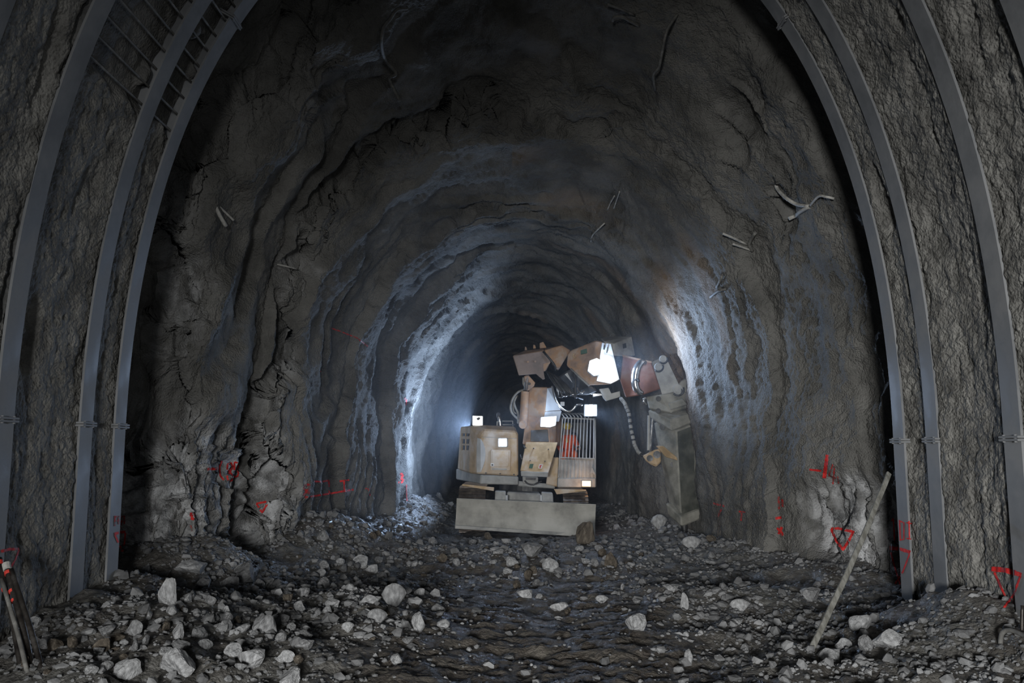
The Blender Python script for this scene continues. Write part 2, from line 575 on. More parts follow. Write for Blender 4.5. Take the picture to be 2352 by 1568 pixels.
m1 = sstep(-0.35, 0.45, noise3(gz * .22, y_ * .35, 3.5)); m2 = sstep(-0.25, 0.4, noise3(gz * .35, y_ * .5, 13.5))
fold = 0.17 * m1 * drape(y_ * 0.80 + 1.5 * fbm(gz * 0.22, y_ * 0.25, 5., 3) + 0.25 * noise3(gz * 1.3, y_ * .8, 2.))
fold = fold + 0.11 * m2 * drape(y_ * 1.75 + 2.4 * fbm(gz * 0.28, y_ * 0.4, 15., 3) + 0.3 * noise3(gz * 1.8, y_, 2.), 0.72)
fold = fold * (0.42 + 0.7 * sstep(0.75, -0.3, Xg / hw[:, None]))
fold = fold * (1 - 0.35 * sstep(17, 18.5, Yg))
rsm = 1 - 0.55 * sstep(0.35, 0.8, Xg / hw[:, None]) * sstep(10.6, 12.0, Yg)
fold = fold + 0.10 * rsm * fbm(x_ * 0.9, y_ * 0.9, z_ * 0.75, 3) + 0.03 * noise3(gz * 0.8, y_ * 3.4, 8.)
hang = 0.08 * rsm * sstep(15.5, 13.5, Yg) * sstep(0.22, 0.42, noise3(x_ * 0.9 + wx, y_ * 0.9, z_ * 0.6 + wz)) * sstep(0, 0.3, noise3(x_ * .4, y_ * .4 + 7, z_ * .4))
xy = x_ + y_ * np.where(Xg < 0, 1.0, -1.0)
c1, e1 = cells(gz * 1.0 + 1.2 * wx, xy * 2.8 + 1.2 * wz)
c2, e2 = cells(gz * 2.6 + 1.5 * wx, xy * 7.0 + 1.5 * wz, 40)
crack = np.clip(sstep(0.0, 0.10, e1) * (0.35 + 0.65 * sstep(0.0, 0.12, e2)), 0, 1)
chunk = 0.20 * c1 + 0.085 * c2 + 0.06 * sstep(0, 0.2, e1) + 0.025 * sstep(0, 0.2, e2) + 0.12 * fbm(gz * 0.75 + wx, xy * 2.2, 6.0, 3) + 0.02 * noise3(gz * 14, xy * 22, 7.)
fc = np.clip(face, 0, 1) * left
ppx, ppy = project(V)
patch = np.exp(-((ppx - 745) / 105) ** 2 - ((ppy - 225) / 95) ** 2) + 0.9 * np.exp(-((ppx - 1690) / 55) ** 2 - ((ppy - 300) / 120) ** 2) + 0.6 * np.exp(-((ppx - 1790) / 40) ** 2 - ((ppy - 470) / 120) ** 2)
patch = np.clip(1.5 * patch - 0.2, 0, 1) * (Yg < 16)
fol = ridged(gz * 0.55 + wx, xy * 4.2 + wz, 31., 2)
chunk = chunk + 0.055 * fol
c3, e3 = cells(gz * 1.5 + 1.5 * wx, y_ * 2.2 + 1.5 * wz, 77)
blocks = np.clip(raw + 0.75 * fc, 0, 1) * chunk + patch * (0.30 * c3 + 0.10 * sstep(0, .25, e3) + 0.06 * noise3(gz * 4, y_ * 5, 1.))
raw = np.clip(raw * (0.75 + 0.5 * c2) * (0.25 + 0.75 * crack) * (0.35 + 0.9 * sstep(-0.35, 0.35, noise3(gz * 0.9 + wx, xy * 6, 2.) + 0.5 * noise3(gz * 4, xy * 13, 2.))) + 0.15 * patch * c3, 0, 1)
grain = 0.028 * noise3(x_ * 5, y_ * 5, z_ * 5) + 0.020 * noise3(x_ * 12, y_ * 12, z_ * 12) + 0.014 * noise3(x_ * 26, y_ * 26, z_ * 26)
V = V + Nn * ((grain - fold - hang - blocks) * fade)[..., None]
# rusty seepage below the crown on the right wall
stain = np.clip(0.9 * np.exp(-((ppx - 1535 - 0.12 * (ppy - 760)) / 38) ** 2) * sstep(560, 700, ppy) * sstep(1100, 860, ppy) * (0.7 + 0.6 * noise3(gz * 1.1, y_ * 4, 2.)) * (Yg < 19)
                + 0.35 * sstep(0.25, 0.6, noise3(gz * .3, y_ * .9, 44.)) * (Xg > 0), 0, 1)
ic0, ic1 = int(NT * 0.30), int(NT * 0.70)
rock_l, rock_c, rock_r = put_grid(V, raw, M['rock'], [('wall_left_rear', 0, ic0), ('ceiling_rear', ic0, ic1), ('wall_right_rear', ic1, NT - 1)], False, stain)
# the heading that closes the far end
cap = V[-1]
cen = cap.mean(0) + np.array([0, 0.6, 0])
rings = np.stack([cen + (cap - cen) * k + np.array([0, 0.8 * (1 - k * k), 0]) for k in np.linspace(1, 0.02, 24)])
rings[1:, :, 1] += 0.25 * fbm(rings[1:, :, 0] * .8, rings[1:, :, 2] * .8, 1.5, 3)
rings = np.concatenate([rings[:, ::6], rings[:, -1:]], 1)
put_grid(rings, np.zeros(rings.shape[:2]), M['rock'], [('wall_rear', 0, rings.shape[1] - 1)], False)

# ------------------------------------------------------------------ sprayed lining between the steel arches
ARCH_Y = (8.9, 8.2, 6.9, 5.85)
FW = 0.235
LT = 1000
ax, az, anx, anz, at_ = profile(AA, AB, AZ, AN, cnt=LT)
ax = ax + ACX
yl = np.concatenate([np.linspace(3.2, 5.3, 24)[:-1], np.linspace(5.3, 8.86, 210)])
Yl = np.repeat(yl[:, None], LT, 1)
gl = np.repeat(at_[None, :], len(yl), 0)
Zl = np.repeat(az[None, :], len(yl), 0); Xl = np.repeat(ax[None, :], len(yl), 0)
# distance to the nearest flange
da = np.min([np.maximum(np.maximum(y0 - FW - Yl, Yl - y0), 0) for y0 in ARCH_Y], 0)
onf = sstep(0.05, 0.0, da)
rgt = (Xl > 0)
off = 0.030 + 0.035 * sstep(0, 0.35, da) * (1 + 0.8 * fbm(gl * .5, Yl * .7, 3., 2))
lx, lz = Xl, Zl
off = off + 0.034 * fbm(gl * 0.9, Yl * 1.8, 1.0, 3, 0.5) + 0.014 * noise3(gl * 4.5, Yl * 7, 3.) + 0.016 * noise3(gl * 11, Yl * 12, 2.) + 0.014 * noise3(gl * 24, Yl * 24, 2.) + 0.022 * sstep(0.15, 0.5, noise3(gl * 1.6, Yl * 4.2, 17.))
off = off + 0.07 * sstep(0.45, 0.65, noise3(gl * 0.8, Yl * 1.6, 11.)) * sstep(0.02, 0.2, da)
off = np.maximum(off, 0.006)
# a thin mortar skin creeps on the flange in places, elsewhere the spray stays behind it
off = np.where(da <= 0, np.maximum(off, 0.03), off)
crev = sstep(0.05, 0.0, da) * sstep(0.30, 0.50, noise3(gl * 0.9, Yl * 0.4 + 3 * rgt, 21.))
off = off + 0.10 * crev * (da > 0)
# bare lagging high on the left
bare = (~rgt) * sstep(4.92, 5.05, Zl + 0.18 * noise3(gl * 2, Yl * 3, 5.)) * (Yl > 6.95)
off = off * (1 - bare) + bare * (0.14 + 0.02 * noise3(gl * 6, Yl * 6, 3.) + 0.09 * sstep(0.35, 0.6, noise3(gl * 2.5, Yl * 4, 8.)) * -1)
rawl = np.clip(crev * 0.8 + bare * 0.35, 0, 1)
VL = np.stack([Xl + anx * off, Yl, Zl + anz * off], -1)
# end of the lining behind the last arch: turns out to the rock
endp = [VL[-1] + np.stack([anx * k, np.full(LT, dy), anz * k], -1) for k, dy in ((0.05, 0.02), (0.2, 0.02), (0.45, -0.02), (1.3, -0.1))]
VL = np.concatenate([VL, np.stack(endp)], 0)
rawl = np.concatenate([rawl, np.repeat(rawl[-1:], 4, 0)], 0)
k0 = int(np.argmin(np.abs(az[:LT // 2] - 4.3))); k1 = LT - 1 - k0
put_grid(VL, rawl, M['lining'], [('wall_left', 0, k0), ('ceiling', k0, k1), ('wall_right', k1, LT - 1)], False)

# ------------------------------------------------------------------ floor
def gauss(x, y, x0, y0, sx, sy):
    return np.exp(-((x - x0) / sx) ** 2 - ((y - y0) / sy) ** 2)


def ground_h(x, y, fine=True):
    x = np.asarray(x, float); y = np.asarray(y, float)
    l = np.interp(y, ST[:, 0], ST[:, 1]); r = np.interp(y, ST[:, 0], ST[:, 2])
    l = np.where(y < 8.9, -3.98, l); r = np.where(y < 8.9, 3.95, r)
    rub = 0.5 + 0.5 * fbm(x * .6, y * .6, 4., 2)
    h = 0.10 * fbm(x * 0.5, y * 0.4, 1.0, 3)
    h = h + 0.34 * sstep(l + 1.5, l + 0.1, x) * (0.6 + 0.6 * rub) * sstep(6.0, 9.5, y)
    h = h + 0.20 * sstep(r - 1.2, r - 0.1, x) * (0.6 + 0.6 * rub)
    h = h + 0.28 * gauss(x, y, -3.0, 7.7, 1.3, 1.5) + 0.10 * gauss(x, y, -1.7, 9.3, 0.8, 0.9)
    h = h + 0.26 * gauss(x, y, 3.95, 7.3, 0.6, 0.9) + 0.12 * gauss(x, y, 2.9, 9.9, 0.9, 0.6)
    h = h + 0.36 * gauss(x, y, -3.0, 14.2, 0.9, 1.2) + 0.34 * gauss(x, y, -3.9, 10.6, 0.8, 0.9)
    h = h + 0.07 * gauss(x, y, 0.0, 13.6, 1.6, 1.5) + 0.04 * gauss(x, y, 2.9, 13.8, 1.0, 1.2)
    h = h - 0.05 * gauss(x, y, 0.2, 7.8, 0.9, 2.6)
    h = h + 0.20 * gauss(x, y, -2.4, 20.6, 0.9, 2.0)
    # under the machine the ground is flat
    flat = sstep(1.9, 1.5, np.abs(x - 0.25)) * sstep(16.4, 17.0, y) * sstep(23.5, 22.5, y)
    h = h * (1 - flat) - 0.03 * flat
    if fine:
        mud = sstep(1.7, 0.9, np.abs(x - 0.25)) * sstep(12.5, 10.5, y)
        h = h + (0.075 - 0.045 * mud) * fbm(x * 1.7, y * 1.7, 2.0, 3, 0.55) + 0.03 * noise3(x * 6, y * 6, 3.0) + 0.020 * np.abs(noise3(x * 13, y * 13, 1.)) + 0.010 * noise3(x * 26, y * 22, 1.)
        h = h + mud * 0.030 * noise3(x * 2.0, y * 8.5, 5.0) + mud * 0.012 * noise3(x * 7, y * 20, 5.0)
    return h


NGY, NGX = 440, 440
yg = 5.2 * (46 / 5.2) ** np.linspace(0, 1, NGY)
GX = np.linspace(-1, 1, NGX)[None, :] * np.where(yg < 9, 5.2, np.interp(yg, [9, 12, 18, 46], [5.2, 5.0, 3.8, 3.6]))[:, None]
GY = np.repeat(yg[:, None], NGX, 1)
GZ = ground_h(GX, GY)
dry = np.clip(sstep(0.7, 2.0, np.abs(GX - 0.2)) * 0.9 + 0.6 * fbm(GX * .8, GY * .8, 7., 3) - 0.25, 0, 1)
dry = np.maximum(dry, sstep(18.5, 19.5, GY) * 0.7)
put_grid(np.stack([GX, GY, GZ], -1), dry, M['ground'], [('floor', 0, NGX - 1)], False)
# ------------------------------------------------------------------ steel arches
def arch_at(z, side):
    """index on the arch profile at height z, left (-1) or right (+1)"""
    h = LT // 2
    if side < 0:
        return int(np.argmin(np.abs(az[:h] - z)))
    return h + int(np.argmin(np.abs(az[h:] - z)))


def arch_sweep(mb, i0, i1, Y, section, step=8):
    """sweep a closed section [(out, y)] along the arch profile between two indices"""
    idx = np.unique(np.concatenate([np.arange(i0, i1, step), [i1]]))
    rings = []
    for i in idx:
        rings.append([mb.bm.verts.new((ax[i] + anx[i] * o_, Y + y_, az[i] + anz[i] * o_)) for o_, y_ in section])
    n = len(section)
    for a, b in zip(rings, rings[1:]):
        for k in range(n):
            mb.bm.faces.new((a[k], b[k], b[(k + 1) % n], a[(k + 1) % n]))
    mb.bm.faces.new(rings[0]); mb.bm.faces.new(rings[-1][::-1])


W2 = FW / 2
ISEC = [(0, -W2), (0, W2), (0.022, W2), (0.030, 0.02), (0.21, 0.02), (0.215, W2), (0.235, W2), (0.235, -W2), (0.215, -W2), (0.21, -0.02), (0.030, -0.02), (0.022, -W2)]
arch_labels = [
    'deepest steel arch rib, at the edge of the bare rock tunnel',
    'steel arch rib just in front of the deepest one, plain legs between two others',
    'third steel arch rib from the rock, red triangles sprayed on both legs',
    'nearest steel arch rib, only its shoulders showing in the top corners',
]
arches = []
for Y0, lab in zip(ARCH_Y, arch_labels):
    a = thing('steel_arch', lab, 'steel arch', (0, Y0 - W2, 0), group='steel arch ribs lining the tunnel mouth')
    cuts = [0, arch_at(1.93 if Y0 > 6 else 1.95, -1), arch_at(6.3, -1), arch_at(6.3, 1), arch_at(1.77, 1), LT - 1]
    for c0, c1 in zip(cuts, cuts[1:]):
        mb = MB(); arch_sweep(mb, c0 + (1 if c0 else 0), c1 - (1 if c1 < LT - 1 else 0), Y0 - W2, ISEC)
        bmesh.ops.recalc_face_normals(mb.bm, faces=mb.bm.faces[:])
        mb.build('beam_segment', M['steel'], a)
    for c in cuts[1:-1]:
        i = c
        p = np.array([ax[i], Y0 - W2, az[i]]); n = np.array([anx[i], 0, anz[i]]); t = np.array([anz[i], 0, -anx[i]])
        R = np.stack([n, [0, 1, 0], t], 1)
        mb = MB()
        mb.box(p + n * 0.1 + t * 0.012, (0.27, FW + 0.035, 0.02), R, 0.004)
        mb.box(p + n * 0.1 - t * 0.012, (0.27, FW + 0.035, 0.02), R, 0.004)
        for s in (-1, 1):
            mb.cyl(p - n * 0.02 + t * 0.03 + np.array([0, s * 0.08, 0]), p - n * 0.02 - t * 0.03 + np.array([0, s * 0.08, 0]), 0.012, 6)
        mb.build('splice_plate', M['steel'], a)
    arches.append(a)

# bare lagging bars high on the left, running from rib to rib
M['rebar'] = rough_mat('dusty_rebar', [(0.3, g3(0.12, WARM)), (0.6, g3(0.18, WARM)), (0.75, g3(0.26, WARM))], 9, 0.4, 60, 0.006, (0.6, 0.85), 0.4)
M['bar_pale'] = rough_mat('pale_dusty_bar', [(0.3, g3(0.30, WARM)), (0.6, g3(0.45, WARM)), (0.75, g3(0.55, WARM))], 9, 0.4, 60, 0.006, (0.6, 0.85), 0.4)
lag = thing('lagging_mesh', 'ladder of thin steel bars spanning the bare gap between left arch ribs', 'reinforcement', (-3.0, 8.0, 5.2))
for i in range(arch_at(5.02, -1), arch_at(7.4, -1), 9):
    for ya, yb in ((7.0, 8.0), (8.2, 8.7)):
        o1 = 0.05 + random.uniform(-.015, .015)
        MB().cyl((ax[i] + anx[i] * o1, ya - 0.1, az[i] + anz[i] * o1), (ax[i] + anx[i] * o1, yb + 0.05, az[i] + anz[i] * o1), 0.011, 7).build('rod', M['rebar'], lag)

# ------------------------------------------------------------------ looking up points on the built surfaces
bpy.context.view_layer.update()
_dg = bpy.context.evaluated_depsgraph_get()
EYE = Vector((0, 0, CZ * K))


def hit(px, py, lift=0.0):
    """first built surface seen at a pixel; lifted towards the eye by lift (layout units)"""
    d = (Vector(P(px, py, 10.0) * K) - EYE).normalized()
    ok, loc, nrm, idx, ob, mt = SC.ray_cast(_dg, EYE, d, distance=120)
    if not ok:
        return None, None
    return np.array(loc - d * lift * K) / K, ob


# ------------------------------------------------------------------ red survey marks sprayed on rock and steel
STRUCT = {o.name: o for o in (rock_l, rock_c, rock_r)}


def paint(strokes, width, label=None, mat='red', lift=0.012):
    """each stroke: pixels; ribbons that follow the surface they are sprayed on, a part of that surface's object"""
    by = {}
    for s in strokes:
        pts = [np.array(s[0], float)]
        for a, b in zip(s, s[1:]):
            a = np.array(a, float); b = np.array(b, float)
            k = max(1, int(np.linalg.norm(b - a) / 2.5))
            pts += [a + (b - a) * (i + 1) / k for i in range(k)]
        w = width
        strip = []; owner = None
        for i, p in enumerate(pts):
            d = pts[min(i + 1, len(pts) - 1)] - pts[max(i - 1, 0)]
            d = d / (np.linalg.norm(d) + 1e-9)
            q = np.array([-d[1], d[0]]) * w / 2 * (0.8 + 0.4 * random.random())
            row = []
            for sgn in (-1, 0, 1):
                h, o = hit(*(p + q * sgn), lift)
                row.append(h)
                if sgn == 0 and owner is None and o is not None:
                    owner = o
            strip.append(row)
        if owner is None or any(h is None for r in strip for h in r):
            continue
        V_, F_ = by.setdefault(owner.name, ([], []))
        for i, r in enumerate(strip):
            b0 = len(V_)
            V_ += r
            if i:
                # skip a joint where the surface jumps in depth
                if max(abs(r[1][1] - strip[i - 1][1][1]), abs(r[0][1] - r[2][1])) < 0.25:
                    F_ += [(b0 - 3, b0 - 2, b0 + 1, b0), (b0 - 2, b0 - 1, b0 + 2, b0 + 1)]
    out = []
    for on, (V_, F_) in by.items():
        ow = bpy.data.objects[on]
        if not F_:
            continue
        par = ow if ow.parent is None else ow.parent
        out.append(mk('paint_mark', V_, F_, M[mat], par if par.type == 'EMPTY' else None, True))
        if par.type != 'EMPTY':
            o = out[-1]
            o.parent = par
        if label:
            out[-1]['label'] = label
    return out


def glyph(cx_, cy_, w, h, strokes):
    return [[(cx_ + (x - 0.5) * w, cy_ + (y - 0.5) * h) for x, y in s] for s in strokes]


EIGHT = [[(0.5, 0.5), (0.1, 0.3), (0.2, 0.05), (0.7, 0.0), (0.9, 0.2), (0.5, 0.5), (0.1, 0.75), (0.3, 1.0), (0.8, 0.95), (0.95, 0.7), (0.5, 0.5)]]
BEE = [[(0.1, 0), (0.1, 1), (0.7, 0.95), (0.9, 0.75), (0.6, 0.5), (0.1, 0.5)], [(0.1, 0), (0.75, 0.05), (0.85, 0.3), (0.6, 0.5)]]
ZERO = [[(0.5, 0), (0.1, 0.25), (0.1, 0.75), (0.5, 1), (0.9, 0.75), (0.9, 0.25), (0.5, 0)]]
# right-hand side
paint([[(1909, 1214), (1925, 1213), (1960, 1221), (1948, 1244), (1936, 1262), (1920, 1240), (1909, 1214)]], 6, 'red sprayed triangle on pale rock')
paint([[(2043, 1258), (2066, 1260), (2091, 1268)]], 8, 'red sprayed bar on the rib leg')
paint([[(2046, 1268), (2056, 1305), (2068, 1344)], [(2089, 1272), (2074, 1312), (2056, 1340)]], 3.5)
paint([[(2052, 1192), (2055, 1246)], [(2048, 1196), (2052, 1190)], [(2066, 1194), (2068, 1240)], [(2066, 1196), (2076, 1200), (2076, 1238), (2066, 1240)], [(2082, 1200), (2094, 1202)], [(2088, 1196), (2089, 1236)], [(2082, 1236), (2094, 1238)]], 3, 'red sprayed numerals on the rib leg')
paint([[(2277, 1306), (2310, 1309), (2346, 1320)]], 11, 'thick red sprayed bar on the rib leg')
paint([[(2284, 1314), (2300, 1350), (2316, 1384)], [(2344, 1322), (2328, 1366), (2304, 1398)]], 5)
paint([[(1859, 1078), (1886, 1081)]], 5)
paint([[(1900, 1044), (1897, 1068), (1893, 1098)]], 8, 'red sprayed numeral on dark rock')
paint([[(1913, 1066), (1904, 1092), (1920, 1098)], [(1917, 1070), (1913, 1112)], [(1924, 1092), (1926, 1112)]], 3.5, None, 'red_faint')
paint([[(1638, 1156), (1664, 1162)], [(1660, 1164), (1648, 1186)]], 4, None, 'red_faint')
paint([[(1697, 1174), (1712, 1176)], [(1703, 1178), (1702, 1196)]], 4, None, 'red_faint')
paint([[(1781, 1190), (1795, 1188)], [(1785, 1212), (1794, 1222), (1798, 1230)], [(1796, 1210), (1788, 1226)]], 6, 'red sprayed cross on the rock')
paint([[(1788, 1140), (1790, 1170)], [(1796, 1146), (1798, 1164)]], 5, None, 'red_faint')
# left-hand side
paint([[(476, 1077), (500, 1076)]], 6)
paint(glyph(528, 1084, 16, 42, EIGHT) + glyph(543, 1078, 12, 34, BEE) + [[(510, 1058), (504, 1072), (506, 1092), (514, 1102)]], 4, 'red sprayed number on pale rock')
paint([[(589, 1156), (617, 1151), (602, 1177), (589, 1156)]], 4.5, 'small red sprayed triangle on the rock')
paint([[(436, 1181), (444, 1182), (441, 1194)]], 8)
paint([[(438, 1206), (441, 1220)]], 4, None, 'red_faint')
paint([[(722, 1105), (738, 1106), (755, 1103), (757, 1138)], [(700, 1142), (740, 1136), (812, 1124)]], 4, 'red sprayed frame low on the left wall')
paint(glyph(706, 1128, 18, 30, EIGHT), 6, None, 'red_faint')
paint([[(780, 1105), (802, 1102)], [(790, 1104), (792, 1128)]], 4)
paint([[(760, 753), (780, 760), (800, 768), (820, 776), (846, 796)]], 3, 'thin red line sprayed on the left wall', 'red_faint')
paint([[(838, 1122), (852, 1120)], [(846, 1122), (850, 1138)]], 3, None, 'red_faint')
paint([[(736, 848), (737, 862)]], 3, None, 'red_faint')
paint(glyph(931.5, 922, 5, 18, ZERO), 3, 'small red ring sprayed on the lit wall')
paint(glyph(920, 1098, 14, 20, EIGHT), 5, 'red number sprayed on the lit wall')
paint([[(933, 1112), (935, 1150)]], 3, None, 'red_faint')
# legs of the left-hand ribs
paint(glyph(276, 1196, 24, 24, [[(0, 0), (0, 1)], [(0, 0.1), (1, 0.05)], [(0.35, 0), (0.35, 0.8)], [(0.6, 0), (0.6, 0.9)], [(0.9, 0), (0.9, 0.8)], [(0, 0.5), (1, 0.5)], [(0.5, 1.1), (0.6, 1.2)]]), 3, 'red sprayed numerals on the rib leg', 'red_faint')
paint([[(263, 1226), (276, 1222), (288, 1221)]], 6)
paint([[(264, 1228), (273, 1248), (281, 1268), (286, 1246), (288, 1224)]], 4, 'red sprayed triangle on the rib leg')
paint([[(2, 1266), (22, 1261), (44, 1260)]], 6)
paint([[(44, 1262), (36, 1284), (26, 1302)]], 4)

# ------------------------------------------------------------------ bent bars sticking out of the rock
def bar(name, label, px_pts, r, lift, mat='rebar', cat='bent bar', ends=None, group=None):
    strands = px_pts if isinstance(px_pts[0], list) else [px_pts]
    root = None
    mb = MB()
    for st in strands:
        pts = []
        for i, (x, y) in enumerate(st):
            k = lift[i % len(lift)] if isinstance(lift, (list, tuple)) else lift
            h, o = hit(x, y, 0)
            if h is None:
                continue
            e = np.array([0, 0, CZ]) - h
            pts.append(h + e / np.linalg.norm(e) * k)
        if len(pts) >= 2:
            mb.tube(pts, r, 7, 4)
            root = pts[0] if root is None else root
    if root is None:
        return None
    o = mb.build(name, M[mat], None, None, root)
    tag(o, label, cat, group)
    return o


bar('bent_rebar', 'long hooked bar hanging from the dark crown, left of the middle', [(936, 19), (912, 22), (895, 45), (880, 65), (876, 100), (884, 135), (905, 160), (908, 172), (893, 180), (905, 205), (918, 233)], 0.024, [0.6, 0.55, 0.45, 0.4, 0.4, 0.35, 0.3, 0.3, 0.3, 0.35, 0.5])
bar('bent_rebar', 'kinked bar hanging from the dark crown, right of the middle', [(1556, 33), (1537, 60), (1527, 86), (1515, 150), (1502, 168), (1502, 188), (1506, 206)], 0.02, [0.0, 0.25, 0.35, 0.35, 0.3, 0.2, 0.0])
bar('bent_rebar', 'upper of two short bars in the crown, its end straight', [(1395, 9), (1425, 20), (1458, 36)], 0.016, [0.2, 0.15, 0.0])
bar('bent_rebar', 'lower of two short bars in the crown, its end hooked down', [(1408, 48), (1410, 40), (1428, 39), (1446, 48), (1468, 60)], 0.02, [0.2, 0.2, 0.18, 0.1, 0.0])
bar('bent_rebar', 'thick pale rod stub on the left rock ledge, pointing down', [(494, 473), (506, 497), (519, 519)], 0.026, [-0.05, 0.12, 0.25], 'bar_pale')
bar('bent_rebar', 'thin pale rod stub beside the thick one on the left ledge', [(503, 474), (520, 490), (537, 506)], 0.016, [-0.05, 0.12, 0.25], 'bar_pale')
bar('bent_rebar', 'curved pale bar high on the right rock, first prong of three', [(1782, 425), (1788, 437), (1806, 455), (1830, 469), (1858, 474)], 0.026, [0.0, 0.12, 0.15, 0.12, 0.03], 'bar_pale')
bar('bent_rebar', 'short pale prong slanting down left high on the right rock', [(1859, 474), (1838, 486), (1828, 495), (1812, 502)], 0.028, [0.0, 0.12, 0.16, 0.22], 'bar_pale')
bar('bent_rebar', 'thin kinked bar reaching into the shadow of the right ribs', [(1858, 476), (1880, 451), (1898, 452), (1916, 456)], 0.018, [0.0, 0.15, 0.15, 0.1], 'bar_pale')
bar('bent_rebar', 'upper straight pale rod of the pair lower on the right rock', [(1660, 536), (1688, 548), (1716, 562)], 0.018, [0.22, 0.12, 0.0], 'bar_pale')
bar('bent_rebar', 'lower straight pale rod of the pair on the right rock', [(1683, 560), (1704, 567), (1728, 576)], 0.017, [0.2, 0.1, 0.0], 'bar_pale')
bar('bent_rebar', 'dark flat hook standing beside the two straight rods', [(1735, 534), (1724, 552), (1721, 562), (1728, 577)], 0.026, [0.15, 0.12, 0.1, 0.0])
bar('bent_rebar', 'forked thin wire high on the right side of the vault', [[(1423, 440), (1416, 460), (1410, 478)], [(1411, 450), (1402, 466), (1395, 482)]], 0.012, [0.2, 0.1, 0.0], 'bar_pale')
bar('bent_rebar', 'thin hooked wire on the right wall above the excavator arm', [(1389, 512), (1374, 526), (1361, 540), (1357, 555)], 0.014, [0.2, 0.15, 0.1, 0.0], 'bar_pale')
bar('bent_rebar', 'short rod stub on the left wall beside the second ledge', [(637, 607), (660, 612), (683, 618)], 0.015, [0.0, 0.08, 0.15], 'bar_pale')
bar('bent_rebar', 'blackened twisted bars low on the lit right wall', [[(1632, 682), (1650, 668), (1668, 664)], [(1646, 660), (1656, 640), (1660, 628)]], 0.022, [0.05, 0.12, 0.0])

# ------------------------------------------------------------------ timber, rods and hook at the sides
M['wood'] = rough_mat('weathered_timber', [(0.3, (.15, .145, .125)), (0.5, (.22, .215, .19)), (0.7, (.29, .285, .26))], 3, 0.4, 18, 0.01, (0.7, 0.9), 0.3, stretch=(6, 6, 1))
a_ = P(2042, 1086, 8.60); b_ = P(1866, 1484, 7.35)
d_ = (b_ - a_) / np.linalg.norm(b_ - a_)
b_ = b_ + d_ * 0.05
s_ = np.cross(d_, (0, 1, 0)); s_ /= np.linalg.norm(s_)
t_ = np.cross(d_, s_)
mb = MB()
n_ = 24
ringsA = []
for i in range(n_):
    c = a_ + (b_ - a_) * i / (n_ - 1) + s_ * 0.02 * math.sin(3.1 * i / (n_ - 1)) + t_ * 0.004 * math.sin(i)
    ringsA.append([mb.bm.verts.new(tuple(c + s_ * x + t_ * y)) for x, y in ((-.025, -.013), (.025, -.013), (.025, .013), (-.025, .013))])
for r0, r1 in zip(ringsA, ringsA[1:]):
    for k in range(4):
        mb.bm.faces.new((r0[k], r0[(k + 1) % 4], r1[(k + 1) % 4], r1[k]))
mb.bm.faces.new(ringsA[0][::-1]); mb.bm.faces.new(ringsA[-1])
bmesh.ops.recalc_face_normals(mb.bm, faces=mb.bm.faces[:])
mb._bev(mb.bm.faces[:], 0.005)
tag(mb.build('wooden_lath', M['wood'], None, None, b_), 'long pale wooden lath leaning on the deepest right arch leg', 'plank')

M['rod_dark'] = rough_mat('oiled_drill_steel', [(0.3, (.035, .03, .028)), (0.6, (.07, .062, .055)), (0.75, (.12, .11, .10))], 6, 0.2, 40, 0.006, (0.25, 0.5), 0.5, metallic=0.6)
M['tape'] = rough_mat('red_marker_tape', [(0.3, (.55, .04, .03)), (0.7, (.8, .08, .06))], 8, 0.1, 30, 0.004, (0.4, 0.6), 0.4)
rods = [
    ((-2, 1282), (52, 1568), 0.021, 'leftmost drill rod of the leaning bundle, red ringed near its top', [(0.02, .05), (0.22, .03)], 'rod_dark'),
    ((14, 1294), (78, 1568), 0.024, 'drill rod with a pale tip and red tape rings, in the leaning bundle', [(0.06, .04), (0.20, .035), (0.27, .03)], 'rod_dark'),
    ((26, 1308), (102, 1568), 0.020, 'rightmost black drill rod of the leaning bundle', [], 'rod_dark'),
    ((4, 1330), (66, 1568), 0.016, 'shorter brown rod half hidden between the leaning drill rods', [], 'rebar'),
]
for i, (t0, t1, r, lab, rings_, mm) in enumerate(rods):
    p0 = P(*t0, 6.66 - 0.03 * i); p1 = P(*t1, 6.25 - 0.05 * i)
    d = p1 - p0
    p1 = p0 + d * ((p0[2] + 0.05) / (p0[2] - p1[2]))
    root = thing('drill_rod', lab, 'drill rod', p1, group='drill rods leaning by the left wall')
    MB().tube([p0, (p0 + p1) / 2 + np.array([0.01, 0, 0.01]), p1], r, 10, 6).build('rod', M[mm], root)
    d = (p1 - p0)
    if lab.startswith('drill rod with'):
        MB().cyl(p0 + d * 0.0, p0 + d * 0.05, r * 1.25, 10).build('tip', M['bar_pale'], root, 'pale worn tip')
    for f, w in rings_:
        MB().cyl(p0 + d * f, p0 + d * (f + w * 0.6), r * 1.12, 12).build('tape_ring', M['tape'], root, 'red tape ring')
hk = [P(2300, 1505, 6.5), P(2298, 1475, 6.5), P(2303, 1453, 6.48), P(2320, 1447, 6.42), P(2345, 1456, 6.3), P(2420, 1492, 5.9)]
tag(MB().tube(hk, 0.017, 9, 6).build('bent_rebar', M['rebar'], None, None, hk[0]), 'smooth hooked bar by the nearest right wall foot', 'bent bar')
pp = [P(2348, 1390, 6.55), P(2347, 1450, 6.55), P(2346, 1580, 6.55)]
tag(MB().tube(pp, 0.013, 8, 4).build('upright_rod', M['rod_dark'], None, None, pp[-1]), 'thin black upright rod beside the red triangle at the right edge', 'rod')
